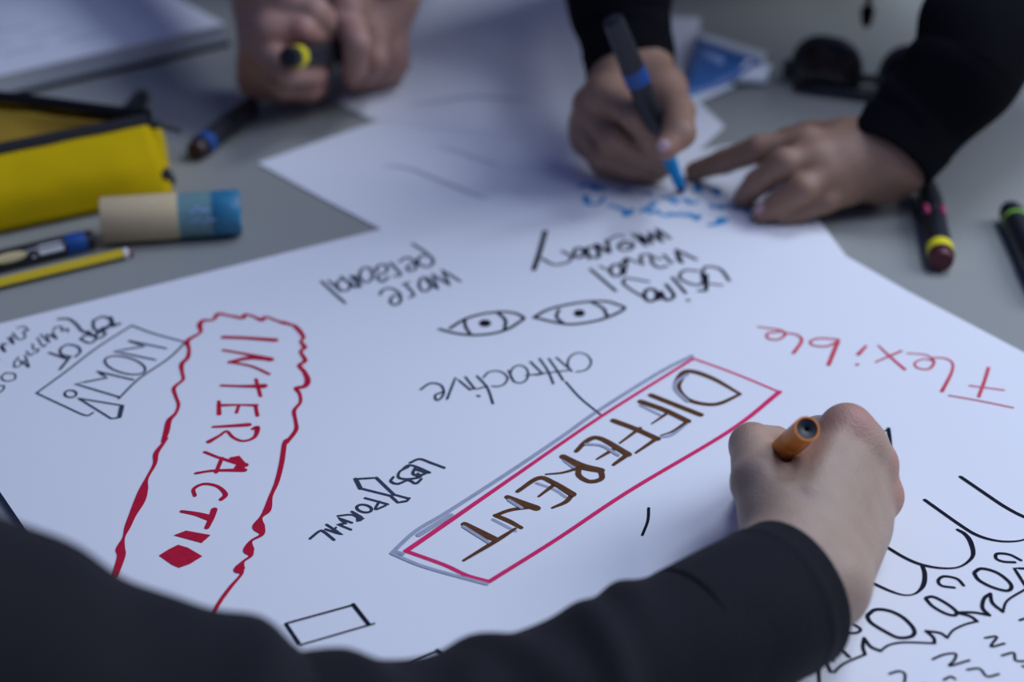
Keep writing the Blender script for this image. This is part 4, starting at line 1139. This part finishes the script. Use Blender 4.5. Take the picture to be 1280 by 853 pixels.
h1 = hand(palm, fingers, [(I1, .0125)], h=.0018, floor=.0018, flush=[(p, .014, .7) for p in (M1, R1, P(378,44,.082), P(388,110,.03), P(392,92,.046))], verbose='left-a')
Wb = P(478,-12,.085)
I1, M1, R1, L1 = P(432,14,.082), P(462,38,.064), P(480,54,.046), P(490,66,.032)
T0, T1, T2, T3 = P(450,-8,.088), P(436,10,.088), P(428,26,.080), P(424,38,.072)
palm = [(Wb, I1, .023, .0135), (Wb, M1, .024, .0135), (Wb, R1, .023, .013), (Wb, L1, .021, .0125), (Wb, T0, .022, .016), (Wb, P(482,-70,.13), .027, .031), (P(470,55,.04), P(480,75,.03), .018, .016)]
fingers = [
    [(T0, .0150), (T1, .0125), (T2, .0110), (T3, .0085)],
    [(I1, .0130), (P(446,54,.070), .0112), (P(443,84,.046), .0098), (P(438,100,.018), .0085)],
    [(M1, .0130), (P(468,74,.044), .0112), (P(458,94,.022), .0098), (P(442,104,.011), .0085)],
    [(R1, .0122), (P(488,78,.026), .0105), (P(476,97,.013), .0092), (P(456,103,.010), .0080)],
    [(L1, .0115), (P(497,80,.018), .0098), (P(490,95,.0105), .0085), (P(472,100,.0095), .0075)]]
h2 = hand(palm, fingers, [], h=.0018, floor=.0018, flush=[(p, .014, .7) for p in (I1, P(448,54,.066), P(488,78,.026), P(497,80,.018))], verbose='left-b')
Ea, Eb = Vector((-.33, 1.57, .15)), Vector((-.06, 1.57, .15))
la = limb([(P(330,-30,.11), Ea, .027, .041), (Ea, Vector((-.37,1.66,.36)), .042, .05)])
lb = limb([(P(481,-40,.11), Eb, .028, .041), (Eb, Vector((-.07,1.66,.36)), .042, .05)])
hd, q = head(Vector((-.21,1.50,.57)), Vector((.15,-.85,-.45)), Vector((-.22,1.62,.44)))
v, f, tn = merge([h1, h2, la, lb, hd])
np_mesh('body', v, f, S_LEFT, per3, tn)
head_parts(q, per3)
torso_sdf('shirt', [(Vector((-.37,1.66,.35)), Vector((-.07,1.66,.35)), .068, .068), (Vector((-.22,1.68,.30)), Vector((-.22,1.97,-.25)), .12, .14), (Vector((-.29,1.68,.28)), Vector((-.15,1.68,.28)), .10, .10), (Vector((-.22,1.62,.42)), Vector((-.22,1.65,.42)), .066, .075)], M_SHIRT, per3, k=.04)
tl, tp = P(359,72,.078), P(455,64,.040)
d = tp - tl; L = d.length; rp = .0085
t = thing('marker_pen', 'black marker with a yellow ring, held in the far clasped hands', 'marker', (tl.x, tl.y, 0))
lathe_part('tail_plug', tl, d, [(0, rp*.7), (.001, rp*.92), (.012, rp*.95)], M_BLACKM, t)
lathe_part('yellow_ring', tl, d, [(.0105, rp*.97), (.011, rp*1.06), (.019, rp*1.06), (.0195, rp*.97)], M_YELP, t)
lathe_part('barrel', tl, d, [(.019, rp), (L*.95, rp), (L, rp*.6)], M_BLACKM, t)
